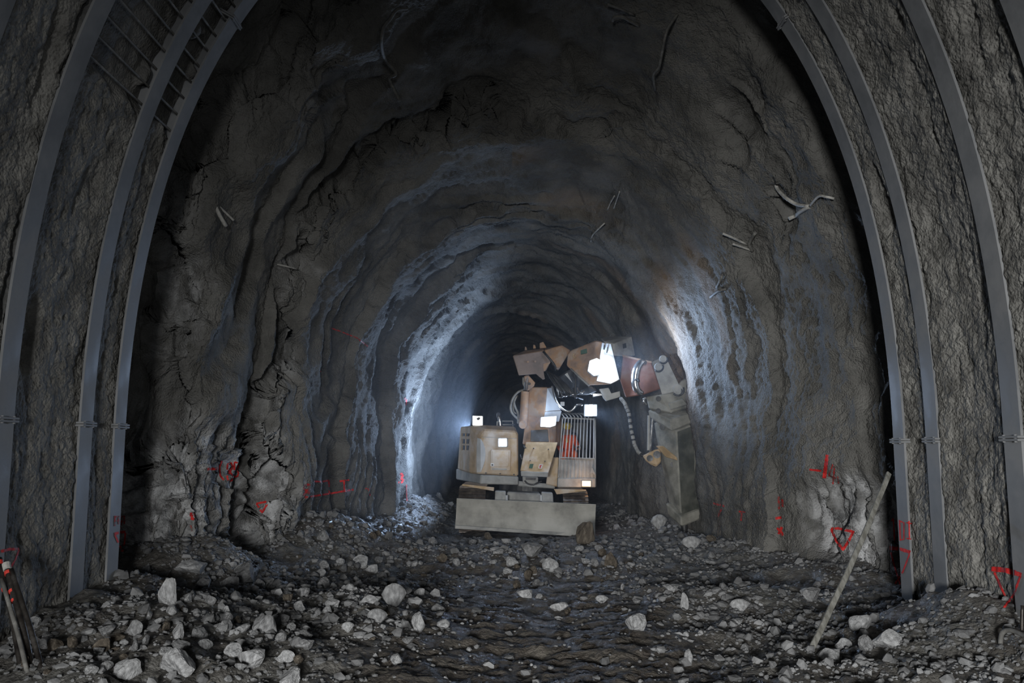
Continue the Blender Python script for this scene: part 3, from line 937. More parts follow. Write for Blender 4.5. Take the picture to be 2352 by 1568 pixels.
# ------------------------------------------------------------------ excavator
M['paint'] = rough_mat('dusty_orange_paint', [(0.28, (.36, .25, .13)), (0.45, (.48, .34, .19)), (0.56, (.53, .41, .29)), (0.72, (.58, .50, .41))], 1.7,
                       0.15, 30, 0.008, (0.5, 0.8), 0.4)
M['paint_deep'] = rough_mat('worn_orange_paint', [(0.28, (.24, .17, .13)), (0.46, (.36, .25, .185)), (0.58, (.44, .27, .16)), (0.75, (.46, .36, .29))], 2.2, 0.15, 30, 0.008, (0.45, 0.75), 0.4)
M['paint_grey'] = rough_mat('grimy_mauve_paint', [(0.28, (.15, .12, .105)), (0.5, (.22, .17, .15)), (0.75, (.29, .23, .20))], 2.2, 0.15, 30, 0.008, (0.5, 0.75), 0.4)
M['arm_red'] = rough_mat('worn_red_orange_paint', [(0.28, (.18, .085, .065)), (0.5, (.26, .12, .085)), (0.75, (.30, .19, .15))], 2.2, 0.15, 30, 0.008, (0.45, 0.75), 0.4)
M['dust_grey'] = rough_mat('dust_grey_metal', [(0.28, (.24, .24, .23)), (0.5, (.34, .34, .325)), (0.75, (.43, .425, .40))], 2.4, 0.25, 26, 0.01, (0.6, 0.85), 0.4)
M['brk_grey'] = rough_mat('breaker_grey_green', [(0.28, (.15, .15, .128)), (0.5, (.24, .232, .20)), (0.75, (.33, .32, .28))], 2.4, 0.25, 26, 0.01, (0.6, 0.85), 0.4)
M['blade'] = rough_mat('dry_mud_on_steel', [(0.28, (.26, .255, .23)), (0.5, (.38, .37, .335)), (0.72, (.47, .46, .42))], 1.5, 0.3, 24, 0.012, (0.65, 0.9), 0.35)
M['dark'] = rough_mat('dark_greasy_metal', [(0.3, g3(.02)), (0.6, g3(.045)), (0.75, g3(.09))], 4, 0.2, 30, 0.008, (0.4, 0.7), 0.5)
M['rubber'] = rough_mat('black_hose_rubber', [(0.3, g3(.018)), (0.7, g3(.05))], 6, 0.1, 40, 0.004, (0.3, 0.5), 0.5)
M['hose_dusty'] = rough_mat('dusty_hose', [(0.3, g3(.20, WARM)), (0.7, g3(.36, WARM))], 8, 0.1, 40, 0.004, (0.5, 0.7), 0.4)
M['chrome'] = rough_mat('bright_metal', [(0.3, g3(.55)), (0.7, g3(.75))], 5, 0.05, 40, 0.003, (0.15, 0.35), 0.6, metallic=0.9)
M['pale'] = rough_mat('pale_grey_paint', [(0.3, g3(.42, (.98, 1, 1))), (0.7, g3(.58, (.98, 1, 1)))], 2, 0.1, 30, 0.006, (0.5, 0.7), 0.4)
M['track'] = rough_mat('rusty_track_steel', [(0.3, (.06, .048, .04)), (0.6, (.11, .09, .075)), (0.75, (.2, .17, .14))], 5, 0.3, 30, 0.01, (0.3, 0.55), 0.5, metallic=0.5)
M['sticker_w'] = rough_mat('white_sticker', [(0.3, g3(.6)), (0.7, g3(.75))], 3, 0.05, 30, 0.003)
M['sticker_g'] = rough_mat('green_sticker', [(0.3, (.05, .10, .07)), (0.7, (.08, .15, .11))], 3, 0.05, 30, 0.003)
M['sticker_r'] = rough_mat('red_symbol', [(0.3, (.45, .06, .06)), (0.7, (.6, .1, .1))], 3, 0.05, 30, 0.003)


def emit(name, col, st):
    m, nt, b = new_mat(name)
    b.inputs['Base Color'].default_value = (*col, 1)
    b.inputs['Emission Color'].default_value = (*col, 1)
    b.inputs['Emission Strength'].default_value = st
    b.inputs['Roughness'].default_value = 0.3
    return m


M['lens'] = emit('lit_work_lamp_lens', (0.86, 0.92, 1.0), 9.0)
M['lens_soft'] = emit('lit_small_lamp_lens', (0.9, 0.95, 1.0), 4.0)
M['amber'] = emit('lit_amber_indicator', (1.0, 0.62, 0.30), 2.6)
X = thing('excavator', 'dusty orange tunnel excavator with dozer blade and hydraulic breaker, lamps lit', 'excavator', P(1207, 1226, 18.6))


def Z1(x, y):      # pixel read in the first close-up of the machine
    return (1020 + x / 3.075, 740 + y / 3.075)


def Z2(x, y):
    return (1150 + x / 6.534, 760 + y / 6.534)


def Z3(x, y):
    return (1400 + x / 3.564, 780 + y / 3.564)


def Z4(x, y):
    return (1030 + x / 5.228, 940 + y / 5.228)


def q(f, *pts):
    return [f(*p) for p in pts]


# --- undercarriage: dozer blade, frame, tracks
bl = MB()
tl, tr, br, b_l = P(1049, 1144, 17.2), P(1369, 1158, 17.0), P(1367, 1234, 17.0), P(1045, 1213, 17.2)
prof_ = []
for k in range(9):
    t = k / 8
    prof_.append((t, 0.07 * math.sin(math.pi * t)))          # hollow of the mouldboard
ra, rb = [], []
for t, dep in prof_:
    ra.append((tl * (1 - t) + b_l * t + np.array([0, dep, 0]), tr * (1 - t) + br * t + np.array([0, dep, 0])))
vf = [[bl.bm.verts.new(tuple(p)) for p in r] for r in ra]
vb = [[bl.bm.verts.new(tuple(p + np.array([0, .07, 0]))) for p in r] for r in ra]
for i in range(8):
    bl.bm.faces.new((vf[i][0], vf[i][1], vf[i + 1][1], vf[i + 1][0]))
    bl.bm.faces.new((vb[i][1], vb[i][0], vb[i + 1][0], vb[i + 1][1]))
    bl.bm.faces.new((vf[i][0], vf[i + 1][0], vb[i + 1][0], vb[i][0]))
    bl.bm.faces.new((vf[i][1], vb[i][1], vb[i + 1][1], vf[i + 1][1]))
bl.bm.faces.new((vf[0][1], vf[0][0], vb[0][0], vb[0][1])); bl.bm.faces.new((vf[8][0], vf[8][1], vb[8][1], vb[8][0]))
bmesh.ops.recalc_face_normals(bl.bm, faces=bl.bm.faces[:])
bo = bl.build('dozer_blade', M['blade'], X)
mb = MB(); mb.prism([(1045.5, 1206), (1366.7, 1227), (1366.5, 1234.5), (1045, 1213.5)], 17.06, 0.05, 0.004)
mb.build('cutting_edge', M['dust_grey'], bo)
mb = MB()
for x0, y0 in ((1150, 1166), (1257, 1172)):
    mb.prism([(x0 - 9, y0 - 16), (x0 + 9, y0 - 16), (x0 + 9, y0 + 28), (x0 - 9, y0 + 28)], 17.28, 1.4, 0.01)
mb.build('push_arm', M['dust_grey'], X)
mb = MB()
mb.prism(q(Z4, (700, 992), (1112, 1010), (1112, 1140), (700, 1120)), 17.9, 2.6, 0.03)
mb.build('undercarriage_frame', M['dust_grey'], X)
for pl in (((560, 978), (690, 984), (684, 1095), (556, 1090)), ((1118, 992), (1252, 1000), (1262, 1125), (1112, 1118))):
    b_k = MB().prism(q(Z4, *pl), 17.55, 0.3, 0.015).build('blade_bracket', M['dust_grey'], X)
    cxx = sum(p[0] for p in pl) / 4
    MB().cyl(P(*Z4(cxx + 75 * (1 if cxx < 900 else -1), 1030), 17.5), P(*Z4(cxx + 75 * (1 if cxx < 900 else -1), 1095), 17.5), 0.028, 10).build('pin', M['pale'], b_k)


def track(xa, xb, ya, yb, name):
    """a crawler: rounded loop of pads about a frame; pixels give its front face"""
    A = P(xa, ya, 17.55); B = P(xb, yb, 17.55)
    w = B[0] - A[0]; xm = (A[0] + B[0]) / 2; top = (A[2] + B[2]) / 2
    h = top - 0.02; L = 3.3; r = h / 2
    root = MB()
    y0 = 17.55
    loop = []
    n1 = 12
    for k in range(n1 + 1):
        a = math.pi * 1.5 - math.pi * k / n1
        loop.append((y0 + r + r * math.cos(a), 0.02 + r + r * math.sin(a)))
    for k in range(1, 24):
        loop.append((y0 + r + (L - 2 * r) * k / 24, 0.02 + h))
    for k in range(n1 + 1):
        a = math.pi / 2 - math.pi * k / n1
        loop.append((y0 + L - r + r * math.cos(a), 0.02 + r + r * math.sin(a)))
    for k in range(1, 24):
        loop.append((y0 + L - r - (L - 2 * r) * k / 24, 0.02))
    fr = MB().box((xm, y0 + L / 2, 0.02 + r), (w * 0.7, L - 2 * r * 0.6, h * 0.62), None, 0.02)
    fr.cyl((xm - w * .35, y0 + r, .02 + r), (xm + w * .35, y0 + r, .02 + r), r * 0.82, 16)
    fr.cyl((xm - w * .35, y0 + L - r, .02 + r), (xm + w * .35, y0 + L - r, .02 + r), r * 0.82, 16)
    t = fr.build(name, M['dark'], X)
    sh = MB()
    n = len(loop)
    for i in range(n):
        a = np.array(loop[i]); b = np.array(loop[(i + 1) % n]); d = b - a; ln = np.linalg.norm(d); d /= ln
        nn = np.array([-d[1], d[0]])
        c = (a + b) / 2
        R = np.stack([[1, 0, 0], [0, d[0], d[1]], [0, nn[0], nn[1]]], 1)
        sh.box((xm, c[0], c[1]), (w, ln * 0.88, 0.03), R, 0)
        sh.box((xm, c[0] + nn[0] * 0.025, c[1] + nn[1] * 0.025), (w, 0.02, 0.035), R, 0)
    tag(sh.build('track_pads', M['track'], t), kind='stuff')
    return t


track(1053, 1115, 1117, 1130, 'crawler_track')
track(1294, 1352, 1134, 1135, 'crawler_track')
MB().hull([P(*Z4(165, 895), 17.55), P(*Z4(160, 915), 17.55), P(*Z4(550, 935), 17.75), P(*Z4(545, 980), 17.75), P(*Z4(500, 970), 17.75),
           P(*Z4(165, 895), 19.0), P(*Z4(550, 935), 19.0)], 0.006).build('step_plate', M['paint'], X)
MB().hull([P(*Z4(1265, 955), 17.7), P(*Z4(1300, 1020), 17.7), P(*Z4(1655, 966), 17.5), P(*Z4(1652, 980), 17.5), P(*Z4(1265, 955), 18.9), P(*Z4(1650, 960), 18.9)], 0.006).build('step_plate', M['paint'], X)
MB().cyl(P(1210, 1124, 19.3) - np.array([0, 0, .10]), P(1210, 1124, 19.3) + np.array([0, 0, .14]), 0.62, 36).build('slewing_ring', M['dark'], X)

# --- upper carriage, turned a little so that its left flank shows
Yf = 18.3
mb = MB()
mb.hull([P(*Z4(385, 785), Yf), P(*Z4(840, 805), Yf), P(*Z4(840, 905), Yf), P(*Z4(380, 895), Yf), P(*Z4(92, 712), 20.3), P(*Z4(90, 838), 20.3),
         P(*Z4(820, 800), 20.9), P(*Z4(820, 900), 20.9)], 0.02)
mb.build('counterweight_skirt', M['dust_grey'], X)
mb = MB()
mb.hull([P(1190, 1104, 18.5), P(1275, 1112, 18.5), P(1275, 1122, 18.5), P(1190, 1116, 18.5), P(1190, 1104, 21), P(1275, 1112, 21), P(1275, 1122, 21), P(1190, 1116, 21)], 0.02)
mb.build('turntable_deck', M['dust_grey'], X)
hood = MB()
hood.hull([P(*Z4(420, 238), Yf + .03), P(*Z4(812, 262), Yf + .03), P(*Z4(838, 300), Yf + .03), P(*Z4(838, 800), Yf + .02), P(*Z4(345, 772), Yf + .1), P(*Z4(355, 330), Yf + .1),
           P(*Z4(400, 188), Yf + .3), P(*Z4(800, 205), Yf + .3),
           P(*Z4(250, 765), Yf + .42), P(*Z4(262, 205), Yf + .5),
           P(*Z4(108, 720), 20.2), P(*Z4(145, 206), 20.2), P(*Z4(800, 215), 20.8), P(*Z4(830, 790), 20.8)], 0.03)
hd = hood.build('engine_hood', M['paint'], X)


def flank(x, y):        # a point on the hood's flank plane at close-up pixel x, y
    t = (252 - x) / (252 - 125)
    return P(*Z4(x, y), Yf + 0.46 + t * (20.2 - Yf - 0.46) - 0.03)


for y0, y1 in ((284, 322), (352, 412), (428, 488)):
    a = [flank(152, y0 + 2), flank(240, y0 + 6), flank(236, y1), flank(150, y1 - 4)]
    s = MB().loft(a, [p + np.array([.05, .02, 0]) for p in a], 0).build('vent_slot', M['dark'], hd)
    mb = MB()
    for x in (172, 218):
        mb.cyl(flank(x, y0) + np.array([-.015, 0, 0]), flank(x - 2, y1) + np.array([-.015, 0, 0]), 0.014, 6)
    mb.build('vent_bar', M['paint'], s)
# pale bowed panel at the hood's rounded corner
arc = [(345, 340), (385, 352), (418, 400), (438, 470), (444, 540), (436, 620), (415, 690), (388, 752), (338, 756), (336, 540)]
MB().prism([(*Z4(x, y), Yf + (0.075 if x < 360 else 0.015)) for x, y in arc], Yf, 0.08, 0.004).build('corner_panel', M['pale'], hd, 'pale grey bowed corner panel')
hatch = MB().prism(q(Z4, (520, 480), (735, 484), (748, 496), (745, 728), (735, 738), (512, 735), (505, 720), (508, 495)), Yf - .012, 0.06, 0.008).build('hatch', M['paint'], hd)
MB().prism(q(Z4, (522, 498), (728, 502), (726, 640), (715, 690), (520, 690)), Yf - .02, 0.03, 0.006).build('hatch_panel', M['paint'], hatch)
MB().prism(q(Z4, (524, 705), (700, 712), (698, 728), (522, 722)), Yf - .018, 0.02, 0).build('hatch_vent', M['dust_grey'], hatch)
MB().prism(q(Z4, (508, 645), (548, 648), (546, 684), (506, 680)), Yf - .022, 0.02, 0).build('sticker', M['sticker_w'], hatch)
MB().prism(q(Z4, (518, 656), (538, 658), (537, 676), (517, 674)), Yf - .025, 0.01, 0).build('sticker_symbol', M['dark'], hatch)
for x, y in ((448, 764), (620, 772), (786, 782)):
    MB().cyl(P(*Z4(x, y), Yf - .02), P(*Z4(x, y), Yf + .05), 0.016, 8).build('bolt', M['dark'], hd)
MB().prism(q(Z4, (405, 330), (820, 348), (820, 352), (405, 335)), Yf + .0, 0.05, 0).build('hood_seam', M['dust_grey'], hd)
# exhaust stack and rail on the hood
MB().tube([P(*Z4(630, 215), 19.2), P(*Z4(615, 120), 19.2), P(*Z4(600, 78), 19.2), P(*Z4(600, 55), 19.15)], 0.045, 12, 4).build('exhaust_pipe', M['chrome'], X)
MB().tube([P(*Z4(585, 200), 19.1), P(*Z4(585, 150), 19.1), P(*Z4(650, 140), 19.3), P(*Z4(770, 138), 19.6), P(*Z4(775, 200), 19.6)], 0.016, 8, 1).tube(
    [P(*Z4(650, 182), 19.3), P(*Z4(800, 184), 19.6)], 0.013, 8, 1).build('handrail', M['pale'], X)


def lamp_part(pl, Y, lens_pl, mat, depth=0.14, name='work_lamp', parent=None, label=None, lift=0.012):
    o = MB().prism(pl, Y, depth, 0.01).build(name, M['dust_grey'], parent or X, label)
    MB().prism(lens_pl, Y - lift, lift, 0).build('lens', M[mat], o)
    return o


def rect(cx_, cy_, w, h, sk=0):
    return [(cx_ - w / 2, cy_ - h / 2), (cx_ + w / 2, cy_ - h / 2 + sk), (cx_ + w / 2, cy_ + h / 2 + sk), (cx_ - w / 2, cy_ + h / 2)]


lamp_part(rect(1154.5, 1016, 22, 21), Yf - .12, rect(1154.5, 1016, 18, 17), 'lens', 0.12, label='square lit lamp on the engine hood')
lo = lamp_part(rect(1097, 965.5, 25, 24, 1), 18.9, rect(1097, 965.5, 22, 21, 1), 'lens_soft', 0.1, label='square lit lamp standing on the hood corner')
MB().prism([(1094.5, 960), (1100, 957.5), (1104, 959), (1101, 964), (1098, 965), (1095.5, 964)], 18.87, 0.01, 0).build('lens_clip', M['dark'], lo)
MB().cyl(P(1097, 977, 18.95), P(1097, 988, 18.95), 0.02, 8).build('lamp_post', M['dark'], lo)
# lamp on the far flank of the machine that lights the left wall
so = MB().box(P(1086, 988, 20.95), (0.10, 0.22, 0.2), None, 0.012).build('work_lamp', M['dust_grey'], X, 'flank lamp that lights the left wall')
MB().box(P(1086, 988, 20.95) + np.array([-0.055, 0, 0]), (0.012, 0.18, 0.16), None, 0).build('lens', M['lens'], so)
MB().cyl(P(1086, 993, 20.95), P(1086, 1095, 20.95), 0.02, 8).build('lamp_post', M['dark'], so)

# --- cab with its bar guard
Yc = 18.05
cabx = lambda t, y: None
cb = MB()
cTL, cTR, cBR, cBL = Z4(1368, 92), Z4(1768, 112), Z4(1768, 930), Z4(1310, 930)
BK = 1.75


def cab(x, y, d=0.0):       # close-up pixel on the cab front, d behind it
    return P(*Z4(x, y), Yc) + np.array([0, d, 0])


post = lambda m, x0, y0, x1, y1, d, r: m.hull([cab(x0 - r, y0, d), cab(x0 + r, y0, d), cab(x1 - r, y1, d), cab(x1 + r, y1, d), cab(x0 - r, y0, d + .09), cab(x0 + r, y0, d + .09), cab(x1 - r, y1, d + .09), cab(x1 + r, y1, d + .09)], 0.008)
for d in (0.0, BK - .09):
    post(cb, 1372, 92, 1322, 820, d, 9); post(cb, 1762, 112, 1764, 930, d, 9)
for (x0, y0, x1, y1) in ((1365, 100, 1768, 118), (1345, 578, 1765, 592)):
    cb.hull([cab(x0, y0 - 9), cab(x1, y1 - 9), cab(x0, y0 + 9), cab(x1, y1 + 9), cab(x0, y0 - 9, .09), cab(x1, y1 - 9, .09), cab(x0, y0 + 9, .09), cab(x1, y1 + 9, .09)], 0.006)
cb.hull([cab(1365, 96, 0), cab(1385, 96, 0), cab(1365, 116, 0), cab(1385, 116, 0), cab(1365, 96, BK), cab(1385, 96, BK), cab(1365, 116, BK), cab(1385, 116, BK)], 0.006)
cb.hull([cab(1750, 110, 0), cab(1770, 110, 0), cab(1750, 130, 0), cab(1770, 130, 0), cab(1750, 110, BK), cab(1770, 110, BK), cab(1750, 130, BK), cab(1770, 130, BK)], 0.006)
cabo = cb.build('cab_frame', M['dust_grey'], X)
MB().hull([cab(1370, 98, .1), cab(1765, 116, .1), cab(1370, 98, BK), cab(1765, 116, BK), cab(1370, 110, .1), cab(1765, 128, .1), cab(1370, 110, BK), cab(1765, 128, BK)], 0).build('roof', M['dark'], cabo)
MB().hull([cab(1345, 130, BK), cab(1765, 130, BK), cab(1322, 925, BK), cab(1765, 925, BK), cab(1345, 130, BK + .05), cab(1765, 130, BK + .05), cab(1322, 925, BK + .05), cab(1765, 925, BK + .05)], 0).build('rear_wall', M['dark'], cabo)
for (xa, xb) in ((1335, 1345),):
    MB().hull([cab(1345, 590, .05), cab(1318, 925, .05), cab(1345, 590, BK), cab(1318, 925, BK), cab(1355, 590, .05), cab(1328, 925, .05), cab(1355, 590, BK), cab(1328, 925, BK)], 0).build('side_panel', M['dust_grey'], cabo)
MB().hull([cab(1756, 130, .05), cab(1756, 925, .05), cab(1756, 130, BK), cab(1756, 925, BK), cab(1766, 130, .05), cab(1766, 925, .05), cab(1766, 130, BK), cab(1766, 925, BK)], 0).build('side_panel', M['dark'], cabo)
MB().hull([cab(1318, 880, .05), cab(1766, 880, .05), cab(1318, 925, .05), cab(1766, 925, .05), cab(1318, 880, BK), cab(1766, 880, BK), cab(1318, 925, BK), cab(1766, 925, BK)], 0).build('cab_floor', M['dark'], cabo)
pn = MB().hull([cab(1345, 595, .03), cab(1758, 600, .03), cab(1318, 830, .03), cab(1760, 830, .03), cab(1345, 595, .07), cab(1758, 600, .07), cab(1318, 830, .07), cab(1760, 830, .07)], 0).build('front_panel', M['dust_grey'], cabo)
MB().hull([cab(1312, 826, -.03), cab(1768, 826, -.03), cab(1308, 932, -.03), cab(1768, 934, -.03), cab(1312, 826, .2), cab(1768, 826, .2), cab(1308, 932, .2), cab(1768, 934, .2)], 0.012).build('cab_skirt', M['dust_grey'], cabo)
# guard bars: uprights over the windscreen that run on as ribs of the front panel
for i in range(10):
    x0 = 1402 + i * 38.2; x1 = 1356 + i * 42.5
    MB().cyl(cab(x0, 105, -.035), cab(x1, 588, -.035), 0.0105, 8).build('guard_bar', M['pale'], cabo)
    xa = x1; xb_ = 1342 + i * 44
    MB().cyl(cab(xa, 596, .02), cab(xb_, 828, .02), 0.014, 8).build('panel_rib', M['dust_grey'], cabo)
# sloping bars above the roof
for i in range(8):
    x0 = 1392 + i * 42
    MB().tube([cab(x0, 100, -.02), cab(x0 - 22, 62, .05), cab(x0 - 52, 34, .5), cab(x0 - 60, 22, 1.3)], 0.0115, 8, 2).build('roof_bar', M['pale'], cabo)
MB().tube([cab(1330, 24, 1.3), cab(1640, 24, 1.3)], 0.014, 8, 1).build('roof_rail', M['pale'], cabo)
# bracket at the cab's right foot, amber indicator
MB().prism(q(Z4, (1700, 760), (1725, 690), (1765, 770), (1760, 790), (1730, 762), (1705, 775)), Yc - .05, 0.04, 0.004).build('step_bracket', M['dust_grey'], cabo)
ai = MB().prism(q(Z4, (1600, 850), (1716, 853), (1716, 932), (1600, 928)), Yc - .08, 0.08, 0.01).build('indicator_lamp', M['dust_grey'], cabo, 'amber lit indicator')
MB().prism(q(Z4, (1605, 858), (1710, 860), (1710, 926), (1605, 922)), Yc - .10, 0.02, 0.006).build('lens', M['amber'], ai)
# seat and levers
MB().box(P(1304, 1052, 18.95) , (0.42, 0.42, 0.10), None, 0.03).box(P(1304, 1020, 19.2), (0.40, 0.10, 0.52), None, 0.03).build('seat', M['dark'], cabo)
MB().tube([P(1326, 1050, 18.62), P(1327, 1038, 18.6), P(1328, 1029, 18.58)], 0.014, 8, 3).sphere(P(1328, 1027, 18.58), 0.026, 2).build('control_lever', M['dark'], cabo)
MB().box(P(1341, 1040, 18.7), (0.12, 0.35, 0.2), None, 0.02).build('side_console', M['dark'], cabo)

# --- panel between boom foot and cab
MB().hull([P(1262, 1050, 18.4), P(1284, 1050, 18.4), P(1281, 1118, 18.4), P(1254, 1112, 18.4), P(1262, 1050, 19.6), P(1284, 1050, 19.6), P(1281, 1118, 19.6), P(1254, 1112, 19.6)], 0.02).build('side_tank', M['paint'], X)

# --- boom with its shield plate
bm_ = MB()
bm_.hull([P(1216, 889, 18.0), P(1257, 889, 17.75), P(1252, 944, 17.75), P(1262, 1020, 17.8), P(1200, 1020, 18.0), P(1212, 940, 18.0),
          P(1216, 889, 18.7), P(1271, 889, 18.5), P(1288, 944, 18.5), P(1292, 1024, 18.6), P(1204, 1024, 18.8)], 0.02)
boom = bm_.build('boom', M['paint_deep'], X)
MB().hull([P(1257, 891, 17.72), P(1269.5, 890, 17.95), P(1288, 942, 17.95), P(1252.5, 944, 17.72), P(1258, 891, 17.76), P(1270, 890, 18.0), P(1288.5, 942, 18.0), P(1253, 944, 17.76)], 0.004).build('cover_plate', M['pale'], boom, 'pale cover plate')
MB().hull([P(1252, 945, 17.73), P(1290, 943, 17.96), P(1284, 968, 17.9), P(1246, 970, 17.7), P(1252, 945, 18.0), P(1290, 943, 18.2), P(1284, 968, 18.2), P(1246, 970, 18.0)], 0.006).build('lower_cover', M['pale'], boom, 'pale lower cover')
lug = MB().prism(q(Z2, (350, 670), (420, 665), (520, 775), (500, 830), (400, 905), (370, 840)), 17.95, 0.12, 0.01).build('lug_plate', M['paint_deep'], boom)
MB().cyl(P(1216, 881, 17.93), P(1216, 881, 18.09), 0.03, 12).build('pin', M['dark'], lug)
MB().tube([P(1203, 866, 18.1), P(1203, 880, 18.1), P(1209, 892, 18.1)], 0.03, 8, 3).build('grab_hose', M['hose_dusty'], boom)
cy = MB().cyl(P(1206.5, 899, 17.95), P(1201.5, 975, 17.95), 0.088, 18).build('lift_cylinder', M['paint_deep'], X)
MB().cyl(P(1207.5, 897, 17.95), P(1212, 862, 18.0), 0.045, 14).build('piston_rod', M['chrome'], cy)
MB().cyl(P(1201, 975, 17.83), P(1201, 975, 18.08), 0.085, 18).build('cylinder_eye', M['paint_deep'], cy)
MB().tube([P(1202, 895, 18.0), P(1189, 901, 17.95), P(1178, 915, 17.95), P(1173, 933, 17.95), P(1175, 946, 17.95), P(1182, 955, 17.95), P(1190, 962, 18.0)], 0.024, 8).build('hose', M['hose_dusty'], X)
MB().tube([P(1188, 908, 18.05), P(1181, 922, 18.0), P(1184, 936, 18.0), P(1190, 950, 18.0), P(1190, 972, 18.05)], 0.024, 8).build('hose', M['hose_dusty'], X)
MB().tube([P(1186, 912, 18.1), P(1179, 930, 18.05), P(1180, 944, 18.05), P(1186, 950, 18.05)], 0.018, 8).build('hose', M['hose_dusty'], X)
sh = MB().hull([P(*Z4(930, 392), 17.7), P(*Z4(1312, 395), 17.7), P(*Z4(1200, 762), 17.55), P(*Z4(862, 738), 17.55), P(*Z4(930, 392), 17.76), P(*Z4(1312, 395), 17.76), P(*Z4(1200, 762), 17.61), P(*Z4(862, 738), 17.61)], 0.01).build('shield_plate', M['paint'], X)
MB().hull([P(*Z4(868, 742), 17.53), P(*Z4(1200, 752), 17.53), P(*Z4(1190, 812), 17.6), P(*Z4(872, 800), 17.6), P(*Z4(868, 742), 17.6), P(*Z4(1200, 752), 17.6), P(*Z4(1190, 812), 17.66), P(*Z4(872, 800), 17.66)], 0.008).build('shield_lip', M['pale'], sh)
MB().prism(q(Z4, (978, 655), (1022, 652), (1008, 708), (966, 706)), 17.55, 0.02, 0).build('sticker', M['sticker_g'], sh, 'dark green sticker')
st = MB().prism(q(Z4, (1090, 658), (1134, 656), (1122, 710), (1078, 708)), 17.55, 0.02, 0).build('sticker', M['sticker_w'], sh, 'white sticker with a red symbol')
MB().prism(q(Z4, (1098, 668), (1124, 666), (1108, 690), (1116, 702), (1090, 700)), 17.545, 0.01, 0).build('sticker_symbol', M['sticker_r'], st)
for x, y in ((1022, 468), (1200, 478), (982, 614), (1158, 622), (915, 455), (880, 590)):
    MB().cyl(P(*Z4(x, y), 17.56), P(*Z4(x, y), 17.7), 0.014, 8).build('bolt', M['dark'], sh)
MB().tube([P(*Z4(910, 430), 17.66), P(*Z4(915, 455), 17.6), P(*Z4(930, 462), 17.62)], 0.012, 6, 3).tube([P(*Z4(868, 545), 17.62), P(*Z4(872, 580), 17.57), P(*Z4(886, 600), 17.6)], 0.012, 6, 3).build('loop_handle', M['dark'], sh)
ub = MB().prism(q(Z4, (890, 806), (1078, 812), (1075, 905), (895, 890)), 18.0, 0.3, 0.015).build('swivel_bracket', M['dust_grey'], X)
MB().prism(q(Z4, (925, 815), (1050, 820), (1048, 850), (927, 846)), 17.97, 0.06, 0).build('grille', M['dark'], ub)
MB().tube([P(*Z4(915, 855), 17.95), P(*Z4(950, 890), 17.93), P(*Z4(1010, 905), 17.93), P(*Z4(1060, 885), 17.93), P(*Z4(1120, 860), 17.98)], 0.016, 8).build('hose', M['rubber'], ub)
# dark slab on the boom front, above the shield
MB().hull([P(*Z4(990, 250), 17.73), P(*Z4(1190, 240), 17.73), P(*Z4(1205, 388), 17.73), P(*Z4(985, 385), 17.73), P(*Z4(990, 250), 17.85), P(*Z4(1190, 240), 17.85), P(*Z4(1205, 388), 17.85), P(*Z4(985, 385), 17.85)], 0.004).build('boom_dark_slab', M['dark'], boom)

# --- knuckle box at the top of the boom
kn = MB().hull([P(*Z2(180, 370), 17.35), P(*Z2(652, 292), 17.25), P(*Z2(752, 460), 17.2), P(*Z2(660, 600), 17.25), P(*Z2(530, 640), 17.3), P(*Z2(270, 665), 17.35),
                P(*Z2(360, 292), 17.9), P(*Z2(650, 262), 17.9), P(*Z2(280, 640), 18.1), P(*Z2(680, 600), 18.1)], 0.012).build('knuckle_box', M['paint_deep'], X)
MB().prism(q(Z2, (188, 372), (648, 300), (748, 462), (640, 492), (634, 545), (664, 718), (632, 728), (530, 642), (272, 664)), 17.2, 0.04, 0.006).build('cover_plate', M['paint_grey'], kn)
MB().hull([P(*Z2(655, 288), 17.3), P(*Z2(922, 212), 17.4), P(*Z2(1050, 290), 17.45), P(*Z2(955, 345), 17.35), P(*Z2(822, 405), 17.3), P(*Z2(885, 560), 17.3), P(*Z2(790, 520), 17.25), P(*Z2(755, 455), 17.22),
           P(*Z2(655, 262), 17.9), P(*Z2(922, 205), 17.95), P(*Z2(1040, 285), 17.95), P(*Z2(860, 600), 17.9)], 0.015).build('knuckle_link', M['paint_deep'], X)
MB().tube([P(*Z2(640, 310), 17.2), P(*Z2(720, 400), 17.12), P(*Z2(800, 500), 17.12), P(*Z2(830, 590), 17.15)], 0.022, 8).build('hose', M['rubber'], X)
for pl, Y in ((((360, 290), (362, 232), (385, 236), (400, 285)), 17.85), (((488, 262), (490, 200), (520, 212), (530, 258)), 17.85), (((588, 262), (585, 178), (640, 160), (690, 250)), 17.75)):
    MB().prism(q(Z2, *pl), Y, 0.14, 0.008).build('lifting_lug', M['paint_deep'], kn)
for x, y in ((410, 462), (520, 456)):
    MB().cyl(P(*Z2(x, y), 17.17), P(*Z2(x, y), 17.25), 0.02, 8).build('bolt', M['paint_deep'], kn)

# --- dipper with the boom lamp
dp = MB().hull([P(*Z2(1005, 345), 17.3), P(*Z2(1060, 288), 17.3), P(*Z2(1430, 142), 16.95), P(*Z2(1522, 160), 16.9), P(*Z2(1700, 480), 16.85), P(*Z2(1780, 740), 16.85), P(*Z2(1650, 800), 16.9), P(*Z2(1330, 815), 17.0), P(*Z2(1045, 560), 17.3), P(*Z2(990, 520), 17.35),
                P(*Z2(1060, 288), 17.9), P(*Z2(1430, 142), 17.6), P(*Z2(1522, 160), 17.5), P(*Z2(1780, 740), 17.5), P(*Z2(1330, 815), 17.6), P(*Z2(1045, 560), 17.9)], 0.02).build('dipper', M['paint_deep'], X)
MB().tube([P(*Z2(1120, 345), 17.16), P(*Z2(1095, 350), 17.14), P(*Z2(1090, 380), 17.14), P(*Z2(1112, 402), 17.15), P(*Z2(1128, 398), 17.17)], 0.016, 8).build('lifting_eye', M['paint'], dp)
